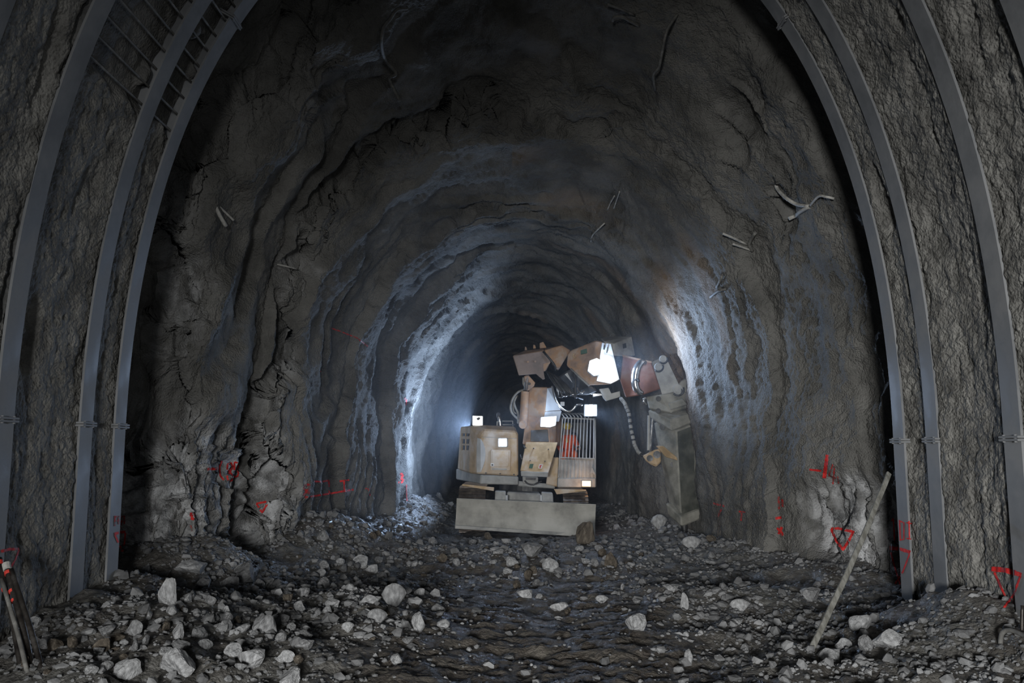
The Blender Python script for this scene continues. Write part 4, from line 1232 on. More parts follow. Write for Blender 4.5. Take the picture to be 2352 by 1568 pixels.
MB().tube([P(*Z2(1050, 565), 17.2), P(*Z2(1180, 690), 17.08), P(*Z2(1330, 820), 16.95)], 0.02, 6, 1).build('edge_strip', M['dust_grey'], dp)
MB().prism(q(Z2, (1200, 290), (1290, 262), (1300, 330), (1205, 350)), 16.99, 0.03, 0.003).build('sticker', M['sticker_g'], dp, 'dull green sticker')
gd = MB().hull([P(*Z2(1500, 112), 17.3), P(*Z2(1600, 80), 17.6), P(*Z2(1968, 84), 17.2), P(*Z2(1700, 190), 16.75), P(*Z2(1700, 370), 16.75), P(*Z2(2020, 370), 17.2), P(*Z2(1830, 380), 16.95), P(*Z2(1540, 150), 16.95), P(*Z2(1600, 370), 17.5)], 0.012).build('lamp_guard_box', M['dust_grey'], X)
MB().hull([P(*Z2(1830, 195), 16.93), P(*Z2(1880, 180), 17.0), P(*Z2(1890, 250), 17.0), P(*Z2(1835, 265), 16.93), P(*Z2(1830, 195), 16.96), P(*Z2(1880, 180), 17.04), P(*Z2(1890, 250), 17.04), P(*Z2(1835, 265), 16.96)], 0).build('slot', M['dark'], gd)
bl_ = MB().hull([P(*Z2(1520, 172), 16.62), P(*Z2(1655, 190), 16.58), P(*Z2(1785, 728), 16.55), P(*Z2(1650, 795), 16.58), P(*Z2(1440, 752), 16.62), P(*Z2(1500, 350), 16.62),
                 P(*Z2(1520, 172), 16.68), P(*Z2(1655, 190), 16.64), P(*Z2(1785, 728), 16.61), P(*Z2(1650, 795), 16.64), P(*Z2(1440, 752), 16.68), P(*Z2(1500, 350), 16.68)], 0.006).build('lamp_plate', M['pale'], X, 'pale side plate glaring beside the boom lamp')
wl = MB().prism(q(Z2, (1330, 440), (1440, 400), (1500, 430), (1530, 560), (1520, 650), (1400, 680), (1300, 600)), 16.56, 0.14, 0.01).build('work_lamp', M['dust_grey'], X, 'brightest lamp, on the dipper')
MB().prism(q(Z2, (1340, 448), (1440, 410), (1495, 438), (1520, 560), (1512, 640), (1400, 668), (1312, 596)), 16.54, 0.02, 0).build('lens', M['lens'], wl)  # lens drawn larger to take in the lamp's glare
MB().prism(q(Z2, (1530, 385), (1650, 400), (1755, 715), (1650, 765), (1500, 740), (1535, 600)), 16.53, 0.02, 0).build('lens', M['lens'], wl)  # no second lens: added glow imitating lamplight on the side plate
MB().prism(q(Z2, (1548, 205), (1572, 215), (1562, 280), (1540, 275)), 16.56, 0.02, 0).prism(q(Z2, (1600, 240), (1612, 236), (1598, 330), (1585, 326)), 16.56, 0.02, 0).build('lamp_clamp', M['dark'], bl_)
# bracket below the lamp
MB().prism(q(Z2, (1478, 870), (1620, 850), (1660, 935), (1790, 900), (1795, 985), (1740, 1005), (1585, 1048), (1545, 1005)), 16.75, 0.08, 0.008).build('lamp_bracket', M['dust_grey'], X)
MB().prism(q(Z2, (1335, 935), (1520, 935), (1525, 968), (1385, 985), (1380, 950)), 16.8, 0.1, 0.006).build('bright_link', M['chrome'], X)
# inner dark hydraulics and the hose bundle
MB().hull([P(*Z2(960, 620), 17.5), P(*Z2(1080, 560), 17.4), P(*Z2(1330, 830), 17.2), P(*Z2(1470, 900), 17.2), P(*Z2(1340, 960), 17.3), P(*Z2(1100, 960), 17.5), P(*Z2(820, 720), 17.7),
           P(*Z2(960, 620), 18.0), P(*Z2(1330, 830), 17.7), P(*Z2(1100, 960), 18.0), P(*Z2(820, 720), 18.1)], 0.03).build('valve_block', M['dark'], X)
MB().prism(q(Z2, (962, 650), (1000, 625), (1078, 775)), 17.38, 0.02, 0.002).build('bright_plate', M['pale'], X)
MB().prism(q(Z2, (845, 770), (872, 790), (876, 965), (858, 975), (835, 860)), 17.4, 0.02, 0.002).build('bright_plate', M['pale'], X)
for k in range(9):
    a = (690 + 22 * k, 600 + 12 * k); b = (780 + 30 * k, 760 + 10 * k); c = (900 + 28 * k, 900 + 9 * k); e = (1060 + 22 * k, 960 + 8 * k)
    Y = 17.3 + 0.04 * (k % 3)
    MB().tube([P(*Z2(*a), Y), P(*Z2(*b), Y - .08), P(*Z2(*c), Y - .1), P(*Z2(*e), Y)], 0.017 + 0.004 * (k % 2), 7).build('hose', M['rubber'], X)
for k in range(6):
    x0 = 840 + 62 * k; y0 = 975 - 14 * k
    MB().tube([P(*Z2(x0, y0 - 60), 17.25), P(*Z2(x0 + 20, y0), 17.15), P(*Z2(x0 + 70, y0 + 20), 17.12), P(*Z2(x0 + 110, y0 - 10), 17.2)], 0.016, 7).build('hose', M['chrome' if k % 2 else 'rubber'], X)
MB().tube([P(*Z2(770, 830), 17.2), P(*Z2(800, 960), 17.1), P(*Z2(860, 1090), 17.08), P(*Z2(950, 1180), 17.08), P(*Z2(1030, 1205), 17.08), P(*Z2(1090, 1170), 17.08), P(*Z2(1140, 1110), 17.08), P(*Z2(1220, 1108), 17.15)], 0.022, 9).build('hose', M['chrome'], X, 'bright looped hose')
MB().tube([P(*Z2(1090, 620), 17.15), P(*Z2(1125, 740), 17.1), P(*Z2(1120, 900), 17.1), P(*Z2(1130, 1010), 17.15)], 0.02, 8).build('hose', M['rubber'], X)
MB().prism(rect(1292, 927, 9, 9), 17.2, 0.05, 0.003).build('hose_fitting', M['pale'], X)
# lamps on the cab roof and at the boom foot
lamp_part(rect(1357, 942, 30, 28), 17.55, [(1357 + 13.5 * math.cos(k * math.pi / 8), 942 + 13.5 * math.sin(k * math.pi / 8)) for k in range(16)], 'lens', 0.12, label='lit round lamp above the cab guard')
lamp_part(q(Z2, (600, 1290), (850, 1270), (830, 1420), (740, 1450), (590, 1440)), 17.55, q(Z2, (610, 1298), (835, 1280), (818, 1412), (735, 1440), (600, 1430)), 'lens', 0.12, label='lit lamp at the boom foot')

# --- arm, link and breaker
arm = MB().hull([P(*Z3(110, 125), 16.85), P(*Z3(340, 180), 16.55), P(*Z3(420, 400), 16.4), P(*Z3(272, 452), 16.5), P(*Z3(130, 472), 16.75), P(*Z3(85, 330), 16.85),
                 P(*Z3(110, 125), 17.4), P(*Z3(340, 180), 17.1), P(*Z3(420, 400), 16.95), P(*Z3(272, 452), 17.05), P(*Z3(130, 472), 17.3)], 0.02).build('arm', M['arm_red'], X)
MB().hull([P(*Z3(105, 122), 16.82), P(*Z3(345, 176), 16.5), P(*Z3(345, 192), 16.5), P(*Z3(105, 140), 16.82), P(*Z3(105, 122), 17.42), P(*Z3(345, 176), 17.12)], 0.005).build('arm_flange', M['paint_deep'], arm)
MB().tube([P(*Z3(292, 190), 16.4), P(*Z3(262, 186), 16.36), P(*Z3(228, 230), 16.36), P(*Z3(212, 300), 16.38), P(*Z3(212, 370), 16.38), P(*Z3(232, 415), 16.38), P(*Z3(270, 440), 16.4)], lambda t: 0.05 + 0.035 * math.sin(math.pi * t), 10).build('wrapped_hose', M['chrome'], X, 'shiny wrapped hose')
MB().tube([P(*Z3(205, 330), 16.32), P(*Z3(235, 325), 16.28), P(*Z3(240, 345), 16.28)], 0.022, 8, 3).build('hose_clamp', M['dark'], X)
lk = MB().hull([P(*Z3(345, 182), 16.32), P(*Z3(400, 160), 16.3), P(*Z3(435, 140), 16.3), P(*Z3(472, 165), 16.28), P(*Z3(570, 370), 16.22), P(*Z3(600, 430), 16.22), P(*Z3(440, 482), 16.25), P(*Z3(420, 405), 16.28),
                P(*Z3(400, 160), 16.8), P(*Z3(472, 165), 16.75), P(*Z3(600, 430), 16.7), P(*Z3(440, 482), 16.75)], 0.02).build('tilt_link', M['dust_grey'], X)
for x, y, r, a, b in ((400, 222, 0.08, 16.2, 16.9), (438, 158, 0.075, 16.22, 16.85), (560, 408, 0.10, 16.14, 16.8)):
    p = MB().cyl(P(*Z3(x, y), a), P(*Z3(x, y), b), r, 20, None, 0.012).build('pin', M['dust_grey'], lk)
    MB().tube([P(*Z3(x, y), a - .005) + np.array([r * 1.12 * math.cos(t), 0, r * 1.12 * math.sin(t)]) for t in np.linspace(-2.4, 0.4, 10)], 0.018, 6, 1).build('pin_collar', M['dark'], lk)
cp = MB().hull([P(*Z3(300, 468), 16.35), P(*Z3(420, 450), 16.2), P(*Z3(560, 420), 16.2), P(*Z3(690, 432), 16.3), P(*Z3(700, 540), 16.3), P(*Z3(505, 600), 16.1), P(*Z3(322, 565), 16.3),
                P(*Z3(300, 468), 16.9), P(*Z3(690, 432), 16.9), P(*Z3(700, 540), 16.9), P(*Z3(322, 565), 16.9)], 0.02).build('coupler', M['brk_grey'], X)
MB().cyl(P(*Z3(640, 400), 16.25), P(*Z3(640, 400), 16.85), 0.19, 22, None, 0.02).build('coupler_knuckle', M['brk_grey'], cp)
MB().tube([P(*Z3(560, 372), 16.18), P(*Z3(588, 400), 16.15), P(*Z3(590, 430), 16.15), P(*Z3(568, 455), 16.18)], 0.025, 8).build('pin_gap', M['dark'], cp)
MB().hull([P(*Z3(480, 520), 16.05), P(*Z3(600, 480), 16.05), P(*Z3(640, 530), 16.05), P(*Z3(500, 575), 16.02), P(*Z3(480, 520), 16.3), P(*Z3(600, 480), 16.3), P(*Z3(640, 530), 16.3), P(*Z3(500, 575), 16.3)], 0.015).build('coupler_step', M['brk_grey'], cp)
for x, y in ((400, 482), (398, 582), (430, 715), (520, 1020)):
    MB().cyl(P(*Z3(x, y), 16.12), P(*Z3(x, y), 16.6), 0.05, 12).build('bolt_hole', M['dark'], cp)
MB().tube([P(*Z3(300, 475), 16.2), P(*Z3(280, 485), 16.16), P(*Z3(284, 515), 16.16), P(*Z3(302, 530), 16.2)], 0.02, 8).build('shackle', M['chrome'], cp)
fl = MB().hull([P(*Z3(500, 655), 15.95), P(*Z3(762, 580), 16.15), P(*Z3(770, 640), 16.15), P(*Z3(508, 750), 15.95), P(*Z3(312, 572), 16.35), P(*Z3(320, 622), 16.35),
                P(*Z3(480, 604), 16.15), P(*Z3(702, 548), 16.45), P(*Z3(770, 640), 16.6), P(*Z3(360, 660), 16.4)], 0.02).build('breaker_top_plate', M['brk_grey'], X)
br_ = MB().hull([P(*Z3(545, 745), 16.02), P(*Z3(742, 670), 16.2), P(*Z3(728, 880), 16.2), P(*Z3(722, 1100), 16.2), P(*Z3(760, 1392), 16.2), P(*Z3(585, 1450), 16.02), P(*Z3(560, 980), 16.02),
                 P(*Z3(358, 672), 16.45), P(*Z3(470, 1000), 16.45), P(*Z3(488, 1350), 16.45), P(*Z3(742, 670), 16.7), P(*Z3(740, 1392), 16.7), P(*Z3(500, 700), 16.7), P(*Z3(520, 1360), 16.7)], 0.02)
brk = br_.build('breaker_housing', M['brk_grey'], X)
M['brk_dark'] = rough_mat('breaker_dark_face', [(0.28, (.055, .058, .048)), (0.5, (.085, .087, .073)), (0.75, (.13, .13, .11))], 3, 0.35, 26, 0.012, (0.55, 0.8), 0.4)  # darker tone for the front of the housing only
MB().hull([P(*Z3(556, 752), 15.99), P(*Z3(690, 702), 16.12), P(*Z3(686, 1090), 16.12), P(*Z3(735, 1385), 16.15), P(*Z3(592, 1436), 15.99), P(*Z3(568, 1000), 15.99),
           P(*Z3(556, 752), 16.04), P(*Z3(690, 702), 16.2), P(*Z3(735, 1385), 16.22), P(*Z3(592, 1436), 16.04)], 0.004).build('front_face', M['brk_dark'], brk, 'dark front face')
MB().hull([P(*Z3(697, 690), 16.08), P(*Z3(745, 672), 16.15), P(*Z3(730, 900), 16.15), P(*Z3(695, 1085), 16.08), P(*Z3(697, 690), 16.2), P(*Z3(745, 672), 16.3), P(*Z3(730, 900), 16.3), P(*Z3(695, 1085), 16.2)], 0.008).build('edge_rail', M['brk_grey'], brk)
MB().hull([P(*Z3(378, 868), 16.1), P(*Z3(438, 868), 16.0), P(*Z3(552, 962), 15.92), P(*Z3(558, 990), 15.92), P(*Z3(460, 962), 16.05), P(*Z3(378, 868), 16.3), P(*Z3(438, 868), 16.3), P(*Z3(552, 962), 16.2)], 0.012).build('wear_rib', M['paint'], brk)
cap_ = MB().hull([P(*Z3(268, 948), 16.2), P(*Z3(370, 900), 16.1), P(*Z3(416, 890), 16.1), P(*Z3(422, 1000), 16.1), P(*Z3(382, 1040), 16.1), P(*Z3(330, 1020), 16.2), P(*Z3(292, 990), 16.2),
                 P(*Z3(300, 940), 16.5), P(*Z3(416, 890), 16.5), P(*Z3(382, 1040), 16.5)], 0.02).build('swivel_cap', M['paint'], brk)
MB().cyl(P(*Z3(388, 940), 16.06), P(*Z3(388, 940), 16.2), 0.07, 14).cyl(P(*Z3(330, 970), 16.12), P(*Z3(330, 970), 16.25), 0.06, 14).build('swivel_hole', M['dark'], cap_)
cl = MB().hull([P(*Z3(460, 1335), 16.3), P(*Z3(492, 1330), 16.4), P(*Z3(585, 1450), 15.93), P(*Z3(762, 1390), 16.1), P(*Z3(762, 1458), 16.1), P(*Z3(590, 1530), 15.93), P(*Z3(478, 1430), 16.3),
                P(*Z3(500, 1340), 16.8), P(*Z3(762, 1390), 16.75), P(*Z3(762, 1458), 16.75), P(*Z3(500, 1440), 16.8)], 0.02).build('breaker_collar', M['brk_grey'], brk)
MB().cyl(P(1571, 1203, 16.3), P(1574, 1246, 16.3), 0.062, 16, 0.055).build('chisel', M['dark'], brk)
MB().cyl(P(*Z3(322, 620), 16.2), P(*Z3(318, 905), 16.15), 0.026, 10).build('pipe', M['dust_grey'], X)
MB().cyl(P(*Z3(352, 650), 16.2), P(*Z3(332, 915), 16.15), 0.022, 10).build('pipe', M['chrome'], X)
hp = [P(*Z3(85, 470), 16.6), P(*Z3(125, 520), 16.55), P(*Z3(158, 600), 16.5), P(*Z3(178, 740), 16.45), P(*Z3(205, 860), 16.4), P(*Z3(232, 915), 16.35), P(*Z3(275, 955), 16.3)]
ho = MB().tube(hp, 0.024, 10).build('hose', M['rubber'], X, 'long hanging breaker hose')
mb = MB()
for i in range(15):
    t = 0.06 + 0.058 * i
    k = t * 6; j = min(int(k), 5); f = k - j
    p = hp[j] * (1 - f) + hp[j + 1] * f; d = hp[j + 1] - hp[j]; d /= np.linalg.norm(d)
    mb.cyl(p - d * 0.032, p + d * 0.032, 0.036, 10)
tag(mb.build('hose_sleeve_rings', M['hose_dusty'], ho, 'beige sleeve rings'), kind='stuff')

# ------------------------------------------------------------------ the driver behind the guard
M['hiviz'] = rough_mat('orange_workwear', [(0.3, (.75, .10, .03)), (0.7, (.92, .17, .06))], 5, 0.2, 20, 0.01, (0.7, 0.9), 0.2)
M['skin'] = rough_mat('skin', [(0.3, (.34, .19, .13)), (0.7, (.42, .25, .18))], 5, 0.1, 40, 0.003, (0.5, 0.6), 0.3)
M['yellow'] = rough_mat('yellow_helmet_shell', [(0.3, (.62, .45, .05)), (0.7, (.72, .55, .08))], 5, 0.05, 40, 0.003, (0.3, 0.45), 0.4)
M['reflect'] = rough_mat('reflective_tape', [(0.3, g3(.6)), (0.7, g3(.75))], 5, 0.05, 40, 0.003, (0.3, 0.4), 0.5)
hx = P(1303, 985, 18.85)
person = thing('person', 'seated driver in orange workwear and yellow helmet behind the cab guard bars', 'person', P(1303, 1050, 18.9))


def skin_body(name, verts, edges, radii, mat, parent, root=0, sub=1):
    me = bpy.data.meshes.new(name)
    inv = world_of(parent).inverted()
    me.from_pydata([tuple(inv @ (Vector(v) * K)) for v in verts], edges, [])
    o = bpy.data.objects.new(name, me); COL.objects.link(o); o.parent = parent
    mod = o.modifiers.new('grow', 'SKIN'); mod.use_smooth_shade = True
    for i, r in enumerate(radii):
        sv = me.skin_vertices[0].data[i]
        sv.radius = (r[0] * K, r[1] * K) if isinstance(r, tuple) else (r * K, r * K)
        sv.use_root = (i == root)
    s = o.modifiers.new('smooth', 'SUBSURF'); s.levels = sub; s.render_levels = sub
    me.materials.append(mat)
    return o


def rel(x, y, z):       # person frame: x to the picture's right, y towards the camera, z up from the seat
    b = P(1303, 1047, 18.9)
    return (b[0] + x, b[1] - y, b[2] + z)


BV, BE, BR_ = [], [], []


def bv(p, r, link=None):
    BV.append(p); BR_.append(r)
    if link is not None:
        BE.append((link, len(BV) - 1))
    return len(BV) - 1


pel = bv(rel(0, 0, .06), (.125, .10))
spi = bv(rel(0, .01, .20), (.115, .085), pel)
che = bv(rel(0.01, .02, .36), (.135, .09), spi)
nek = bv(rel(0.0, .03, .47), .045, che)
hd0 = bv(rel(0.0, .05, .545), (.055, .07), nek)
hd1 = bv(rel(0.0, .05, .63), (.06, .075), hd0)
JV = {}
for s in (-1, 1):
    sh_ = bv(rel(.15 * s, .02, .40), .055, che)
    el = bv(rel(.19 * s + (.03 if s > 0 else 0), .10, .19), .040, sh_)
    wr = bv(rel(.17 * s + (.06 if s > 0 else .02), .27, .17 if s > 0 else .13), .026, el)
    pa = bv(rel(.17 * s + (.065 if s > 0 else .03), .33, .165 if s > 0 else .12), (.032, .016), wr)
    for f in range(4):
        off_ = (f - 1.5) * .017
        k1 = bv(rel(.17 * s + .065 * (s > 0) + .03 * (s < 0) + off_, .375 + (.006 if f in (1, 2) else 0), .165 if s > 0 else .12), .0085, pa)
        bv(rel(.17 * s + .065 * (s > 0) + .03 * (s < 0) + off_, .395, .14 if s > 0 else .095), .0075, k1)
    th = bv(rel(.17 * s + .065 * (s > 0) + .03 * (s < 0) - .035 * s, .335, .15 if s > 0 else .105), .0095, pa)
    bv(rel(.17 * s + .065 * (s > 0) + .03 * (s < 0) - .04 * s, .37, .135 if s > 0 else .09), .008, th)
    hip = bv(rel(.09 * s, .03, .05), .085, pel)
    kn_ = bv(rel(.13 * s, .36, .06), .062, hip)
    an = bv(rel(.13 * s, .40, -.24), .04, kn_)
    bv(rel(.135 * s, .50, -.29), (.04, .028), an)
skin_body('body', BV, BE, BR_, M['skin'], person, 0, 1)
# clothes a little larger than the body
jv = [rel(0, 0, .08), rel(0, .01, .20), rel(.01, .02, .36), rel(0, .03, .44), rel(-.155, .02, .40), rel(-.19, .10, .19), rel(-.155, .25, .135), rel(.155, .02, .40), rel(.225, .10, .19), rel(.23, .25, .172)]
skin_body('jacket', jv, [(0, 1), (1, 2), (2, 3), (2, 4), (4, 5), (5, 6), (2, 7), (7, 8), (8, 9)],
          [(.15, .12), (.14, .105), (.16, .11), .06, .075, .055, .04, .075, .055, .04], M['hiviz'], person, 0, 2)
tv = [rel(0, 0, .06)]
te = []
for s in (-1, 1):
    b = len(tv)
    tv += [rel(.09 * s, .03, .055), rel(.13 * s, .36, .065), rel(.13 * s, .40, -.23)]
    te += [(0, b), (b, b + 1), (b + 1, b + 2)]
skin_body('trousers', tv, te, [(.15, .12), .10, .078, .058, .10, .078, .058], M['hiviz'], person, 0, 2)
hc = np.array(rel(0, .05, .63))
MB().sphere(hc + np.array([0, .0, .028]), 0.093, 3, (0.92, 1.1, 0.80)).cyl(hc + np.array([0, -.02, .018]), hc + np.array([0, -.03, .028]), 0.104, 24).build('helmet', M['yellow'], person)
MB().cyl(hc + np.array([0, -.105, .05]), hc + np.array([0, -.12, .05]), 0.02, 12).build('head_lamp', M['reflect'], person)
MB().sphere(hc + np.array([-.024, -.064, -.035]), .009, 2).sphere(hc + np.array([.024, -.064, -.035]), .009, 2).build('eyes', M['dark'], person)
MB().hull([hc + np.array(p) for p in ((-.008, -.066, -.035), (.008, -.066, -.035), (0, -.092, -.062), (-.014, -.068, -.068), (.014, -.068, -.068))], 0.002).build('nose', M['skin'], person)
MB().box(hc + np.array([0, -.070, -.088]), (.040, .012, .008), None, .002).build('mouth', M['sticker_r'], person)
MB().sphere(hc + np.array([-.062, .005, -.045]), .018, 2, (.4, .8, 1.2)).sphere(hc + np.array([.062, .005, -.045]), .018, 2, (.4, .8, 1.2)).build('ears', M['skin'], person)
mb = MB()
el_, wr_ = np.array(rel(.225, .10, .19)), np.array(rel(.23, .25, .172))
for f in (0.15, 0.5):
    c = el_ * (1 - f) + wr_ * f
    mb.cyl(c, c + (wr_ - el_) * 0.16, .056 - .012 * f, 14)
mb.build('sleeve_stripe', M['reflect'], person, 'silver reflective sleeve stripes')
MB().hull([rel(-.05, .135, .38), rel(.0, .135, .38), rel(-.035, .14, .29), rel(.012, .14, .29), rel(-.05, .12, .38), rel(.0, .12, .38), rel(-.035, .12, .29), rel(.012, .12, .29)], .006).build('yellow_patch', M['yellow'], person, 'yellow chest patch')

# ------------------------------------------------------------------ slight rock dust in the air, put in mostly to make the lamps glow
m, nt, b = new_mat('dusty_glow_air')
nt.nodes.remove(b)
vs = N(nt, 'ShaderNodeVolumeScatter')
vs.inputs['Color'].default_value = (0.8, 0.88, 1.0, 1); vs.inputs['Density'].default_value = 0.009; vs.inputs['Anisotropy'].default_value = 0.3
nt.links.new(vs.outputs[0], nt.nodes['Material Output'].inputs['Volume'])
tag(MB().box((0.2, 19.0, 2.6), (7.5, 13.0, 6.2), None, 0).build('dust_glow_haze', m), 'thin bluish dust haze, added to make the excavator lamps glow', 'haze', None, 'stuff')
# ------------------------------------------------------------------ rubble
def stone_mesh(seed, flat, blocky, sub=3):
    r = np.random.default_rng(seed)
    bm = bmesh.new()
    bmesh.ops.create_icosphere(bm, subdivisions=sub, radius=1)
    v = np.array([x.co[:] for x in bm.verts]); f = np.array([[x.index for x in g.verts] for g in bm.faces])
    bm.free()
    for _ in range(blocky):
        n = r.normal(size=3); n /= np.linalg.norm(n)
        d = r.uniform(0.45, 0.82)
        ex = np.maximum(v @ n - d, 0)
        v = v - n[None, :] * ex[:, None]
    sc = np.array([r.uniform(0.8, 1.25), r.uniform(0.65, 1.0), flat * r.uniform(0.85, 1.1)])
    v = v * sc
    v = v + 0.05 * np.stack([noise3(v[:, 0] * 2 + seed, v[:, 1] * 2 + k * 9, v[:, 2] * 2) for k in range(3)], 1)
    v = v + 0.02 * np.stack([noise3(v[:, 0] * 6 + seed, v[:, 1] * 6 + k * 9, v[:, 2] * 6) for k in range(3)], 1)
    v /= (v.max(0) - v.min(0))[0]          # one unit wide
    v[:, 2] -= v[:, 2].min()
    return v, f


SHAPES = {
    'flat slab': [stone_mesh(10 + i, 0.42, 13) for i in range(3)],
    'blocky': [stone_mesh(20 + i, 0.78, 12) for i in range(4)],
    'wedge shaped': [stone_mesh(30 + i, 0.75, 7) for i in range(3)],
    'rounded': [stone_mesh(40 + i, 0.72, 26) for i in range(3)],
}
MESHES = {}
for shp, vs in SHAPES.items():
    for i, (v, f) in enumerate(vs):
        for tone, mt in STONES.items():
            me = bpy.data.meshes.new('stone')
            me.from_pydata([tuple(p) for p in v * K], [], [tuple(q) for q in f]); me.update()
            me.materials.append(mt)
            MESHES[(shp, i, tone)] = (me, v)

# (px, py, px width, px height, tone, shape, label)  - the stones the photo singles out
PG, MG, BR = 'pale grey', 'mid grey', 'brown muddy'
NAMED = [
    (1342, 1250, 46, 54, BR, 'rounded', 'brown boulder standing against the right end of the dozer blade'),
    (899, 1395, 56, 56, MG, 'blocky', 'big upright grey boulder in the heap left of the wheel rut'),
    (847, 1390, 52, 24, PG, 'flat slab', 'pale oblong stone lying left of the big upright boulder'),
    (862, 1440, 48, 34, MG, 'blocky', 'bluish grey block just below the big upright boulder'),
    (958, 1450, 36, 42, PG, 'blocky', 'tan pointed stone standing alone at the edge of the rut'),
    (1003, 1412, 38, 26, PG, 'wedge shaped', 'pale stone nearest the rut, right of the big upright boulder'),
    (598, 1458, 60, 48, MG, 'rounded', 'dark rounded boulder at the middle of the left heap'),
    (694, 1370, 40, 24, MG, 'flat slab', 'flat grey stone above the middle of the left heap'),
    (695, 1494, 46, 20, MG, 'flat slab', 'flat oblong stone at the right edge of the left heap'),
    (651, 1520, 42, 28, PG, 'blocky', 'pale blocky stone at the front of the left heap'),
    (572, 1540, 84, 42, PG, 'flat slab', 'largest pale slab at the front of the left heap'),
    (664, 1568, 56, 40, PG, 'wedge shaped', 'pale wedge cut by the bottom edge of the picture'),
    (908, 1527, 32, 22, PG, 'blocky', 'lone tan stone in the mud near the bottom edge'),
    (856, 1316, 30, 20, PG, 'blocky', 'pale squarish stone on the crest above the big upright boulder'),
    (963, 1374, 24, 20, PG, 'blocky', 'small pale cube right of the big upright boulder'),
    (740, 1246, 32, 24, MG, 'rounded', 'round grey stone on the dirt mound by the left wall'),
    (763, 1400, 34, 20, PG, 'flat slab', 'pale flat stone between the two biggest boulders of the heap'),
    (608, 1344, 40, 26, MG, 'flat slab', 'grey slab lying below the red triangle on the left rock'),
    (426, 1332, 74, 30, PG, 'flat slab', 'long pale ledge stone at the top of the left heap'),
    (386, 1392, 40, 62, PG, 'blocky', 'tall pale block beside the shadow of the left arch leg'),
    (462, 1354, 38, 24, PG, 'flat slab', 'pale flat stone right of the long ledge stone'),
    (556, 1330, 56, 38, MG, 'wedge shaped', 'grey pyramid shaped stone near the left rock foot'),
    (524, 1356, 42, 34, MG, 'blocky', 'grey block in front of the pyramid shaped stone'),
    (304, 1456, 42, 36, MG, 'blocky', 'squarish grey block at the foot of the deepest left arch leg'),
    (280, 1556, 60, 42, PG, 'rounded', 'round pale boulder at the bottom left of the heap'),
    (396, 1562, 76, 58, PG, 'wedge shaped', 'large pointed pale boulder near the bottom left'),
    (233, 1492, 40, 32, BR, 'blocky', 'dark brown block at the foot of the second left arch leg'),
    (414, 1510, 46, 24, MG, 'flat slab', 'dark grey slab behind the large pointed boulder'),
    (408, 1476, 30, 32, PG, 'wedge shaped', 'pale split stone with a shadowed side in the left heap'),
    (1461, 1455, 50, 36, PG, 'rounded', 'pale lumpy stone alone in the middle of the wet ground'),
    (1264, 1318, 38, 30, PG, 'wedge shaped', 'pale arrowhead stone in the rubble before the dozer blade'),
    (1221, 1288, 52, 28, MG, 'flat slab', 'tilted grey slab just below the dozer blade'),
    (1383, 1386, 30, 18, PG, 'blocky', 'small pale block in the mud below the brown boulder'),
    (1576, 1402, 20, 40, PG, 'blocky', 'narrow stone standing upright on the right wheel track'),
    (1545, 1368, 42, 16, PG, 'flat slab', 'long thin pale stone just left of the upright narrow one'),
    (1287, 1408, 42, 20, PG, 'flat slab', 'flat pale stone nearest the camera in the central row'),
    (1402, 1310, 30, 36, BR, 'wedge shaped', 'brown pointed stone in the rubble below the breaker'),
    (1583, 1524, 20, 30, PG, 'blocky', 'small pale upright stone near the bottom edge, right half'),
    (1208, 1375, 36, 20, PG, 'rounded', 'pale rounded stone at the left end of the central row'),
    (1516, 1222, 38, 34, PG, 'blocky', 'white block on the heap just left of the breaker chisel'),
    (1592, 1264, 46, 30, PG, 'blocky', 'white block on the heap just right of the breaker chisel'),
    (1910, 1518, 62, 32, PG, 'flat slab', 'smooth pale oval stone below the foot of the wooden lath'),
    (2050, 1505, 68, 44, PG, 'flat slab', 'big tilted tan slab in front of the right arch legs'),
    (1982, 1452, 54, 34, PG, 'rounded', 'tan rounded boulder beside the deepest right arch leg'),
    (1940, 1485, 38, 28, PG, 'blocky', 'pale block between the lath foot and the right arch'),
    (1704, 1402, 46, 28, PG, 'blocky', 'largest white block of the pale heap on the right'),
    (1870, 1386, 46, 28, PG, 'flat slab', 'pale slab lying left of the wooden lath'),
    (1996, 1508, 32, 34, MG, 'blocky', 'grey block standing left of the big tilted tan slab'),
    (1772, 1452, 26, 18, PG, 'blocky', 'white cube at the front edge of the pale heap'),
    (1696, 1428, 34, 16, PG, 'flat slab', 'flat white stone in front of the largest white block'),
]
stones = []        # every individual: dict
taken = []


def ground_pt(px, py):
    """where the line of sight meets the floor"""
    d = P(px, py, 1.0) - np.array([0, 0, CZ])
    ys = np.linspace(5.3, 24, 1500)
    z = CZ + d[2] * ys
    below = z < ground_h(d[0] * ys, ys, False)
    if not below.any():
        return None
    i = int(np.argmax(below))
    return np.array([d[0] * ys[i], ys[i], 0.0])


def put_stone(p, w, h, tone, shape, label, rot, tilt=0.0):
    k = random.randrange(len(SHAPES[shape]))
    me, v = MESHES[(shape, k, tone)]
    o = bpy.data.objects.new('stone', me)
    COL.objects.link(o)
    zz = float(ground_h(p[0], p[1]))
    hh = (v[:, 2].max())
    sz = h / hh
    o.location = Vector((p[0], p[1], zz - 0.22 * h)) * K
    o.scale = (w, w * random.uniform(0.8, 1.05), sz * 1.2)
    o.rotation_euler = (tilt * random.uniform(-1, 1), tilt * random.uniform(-1, 1), rot)
    rec = dict(o=o, p=p, w=w, h=h, tone=tone, shape=shape, label=label)
    stones.append(rec); taken.append((p[0], p[1], w * 0.5))
    return rec


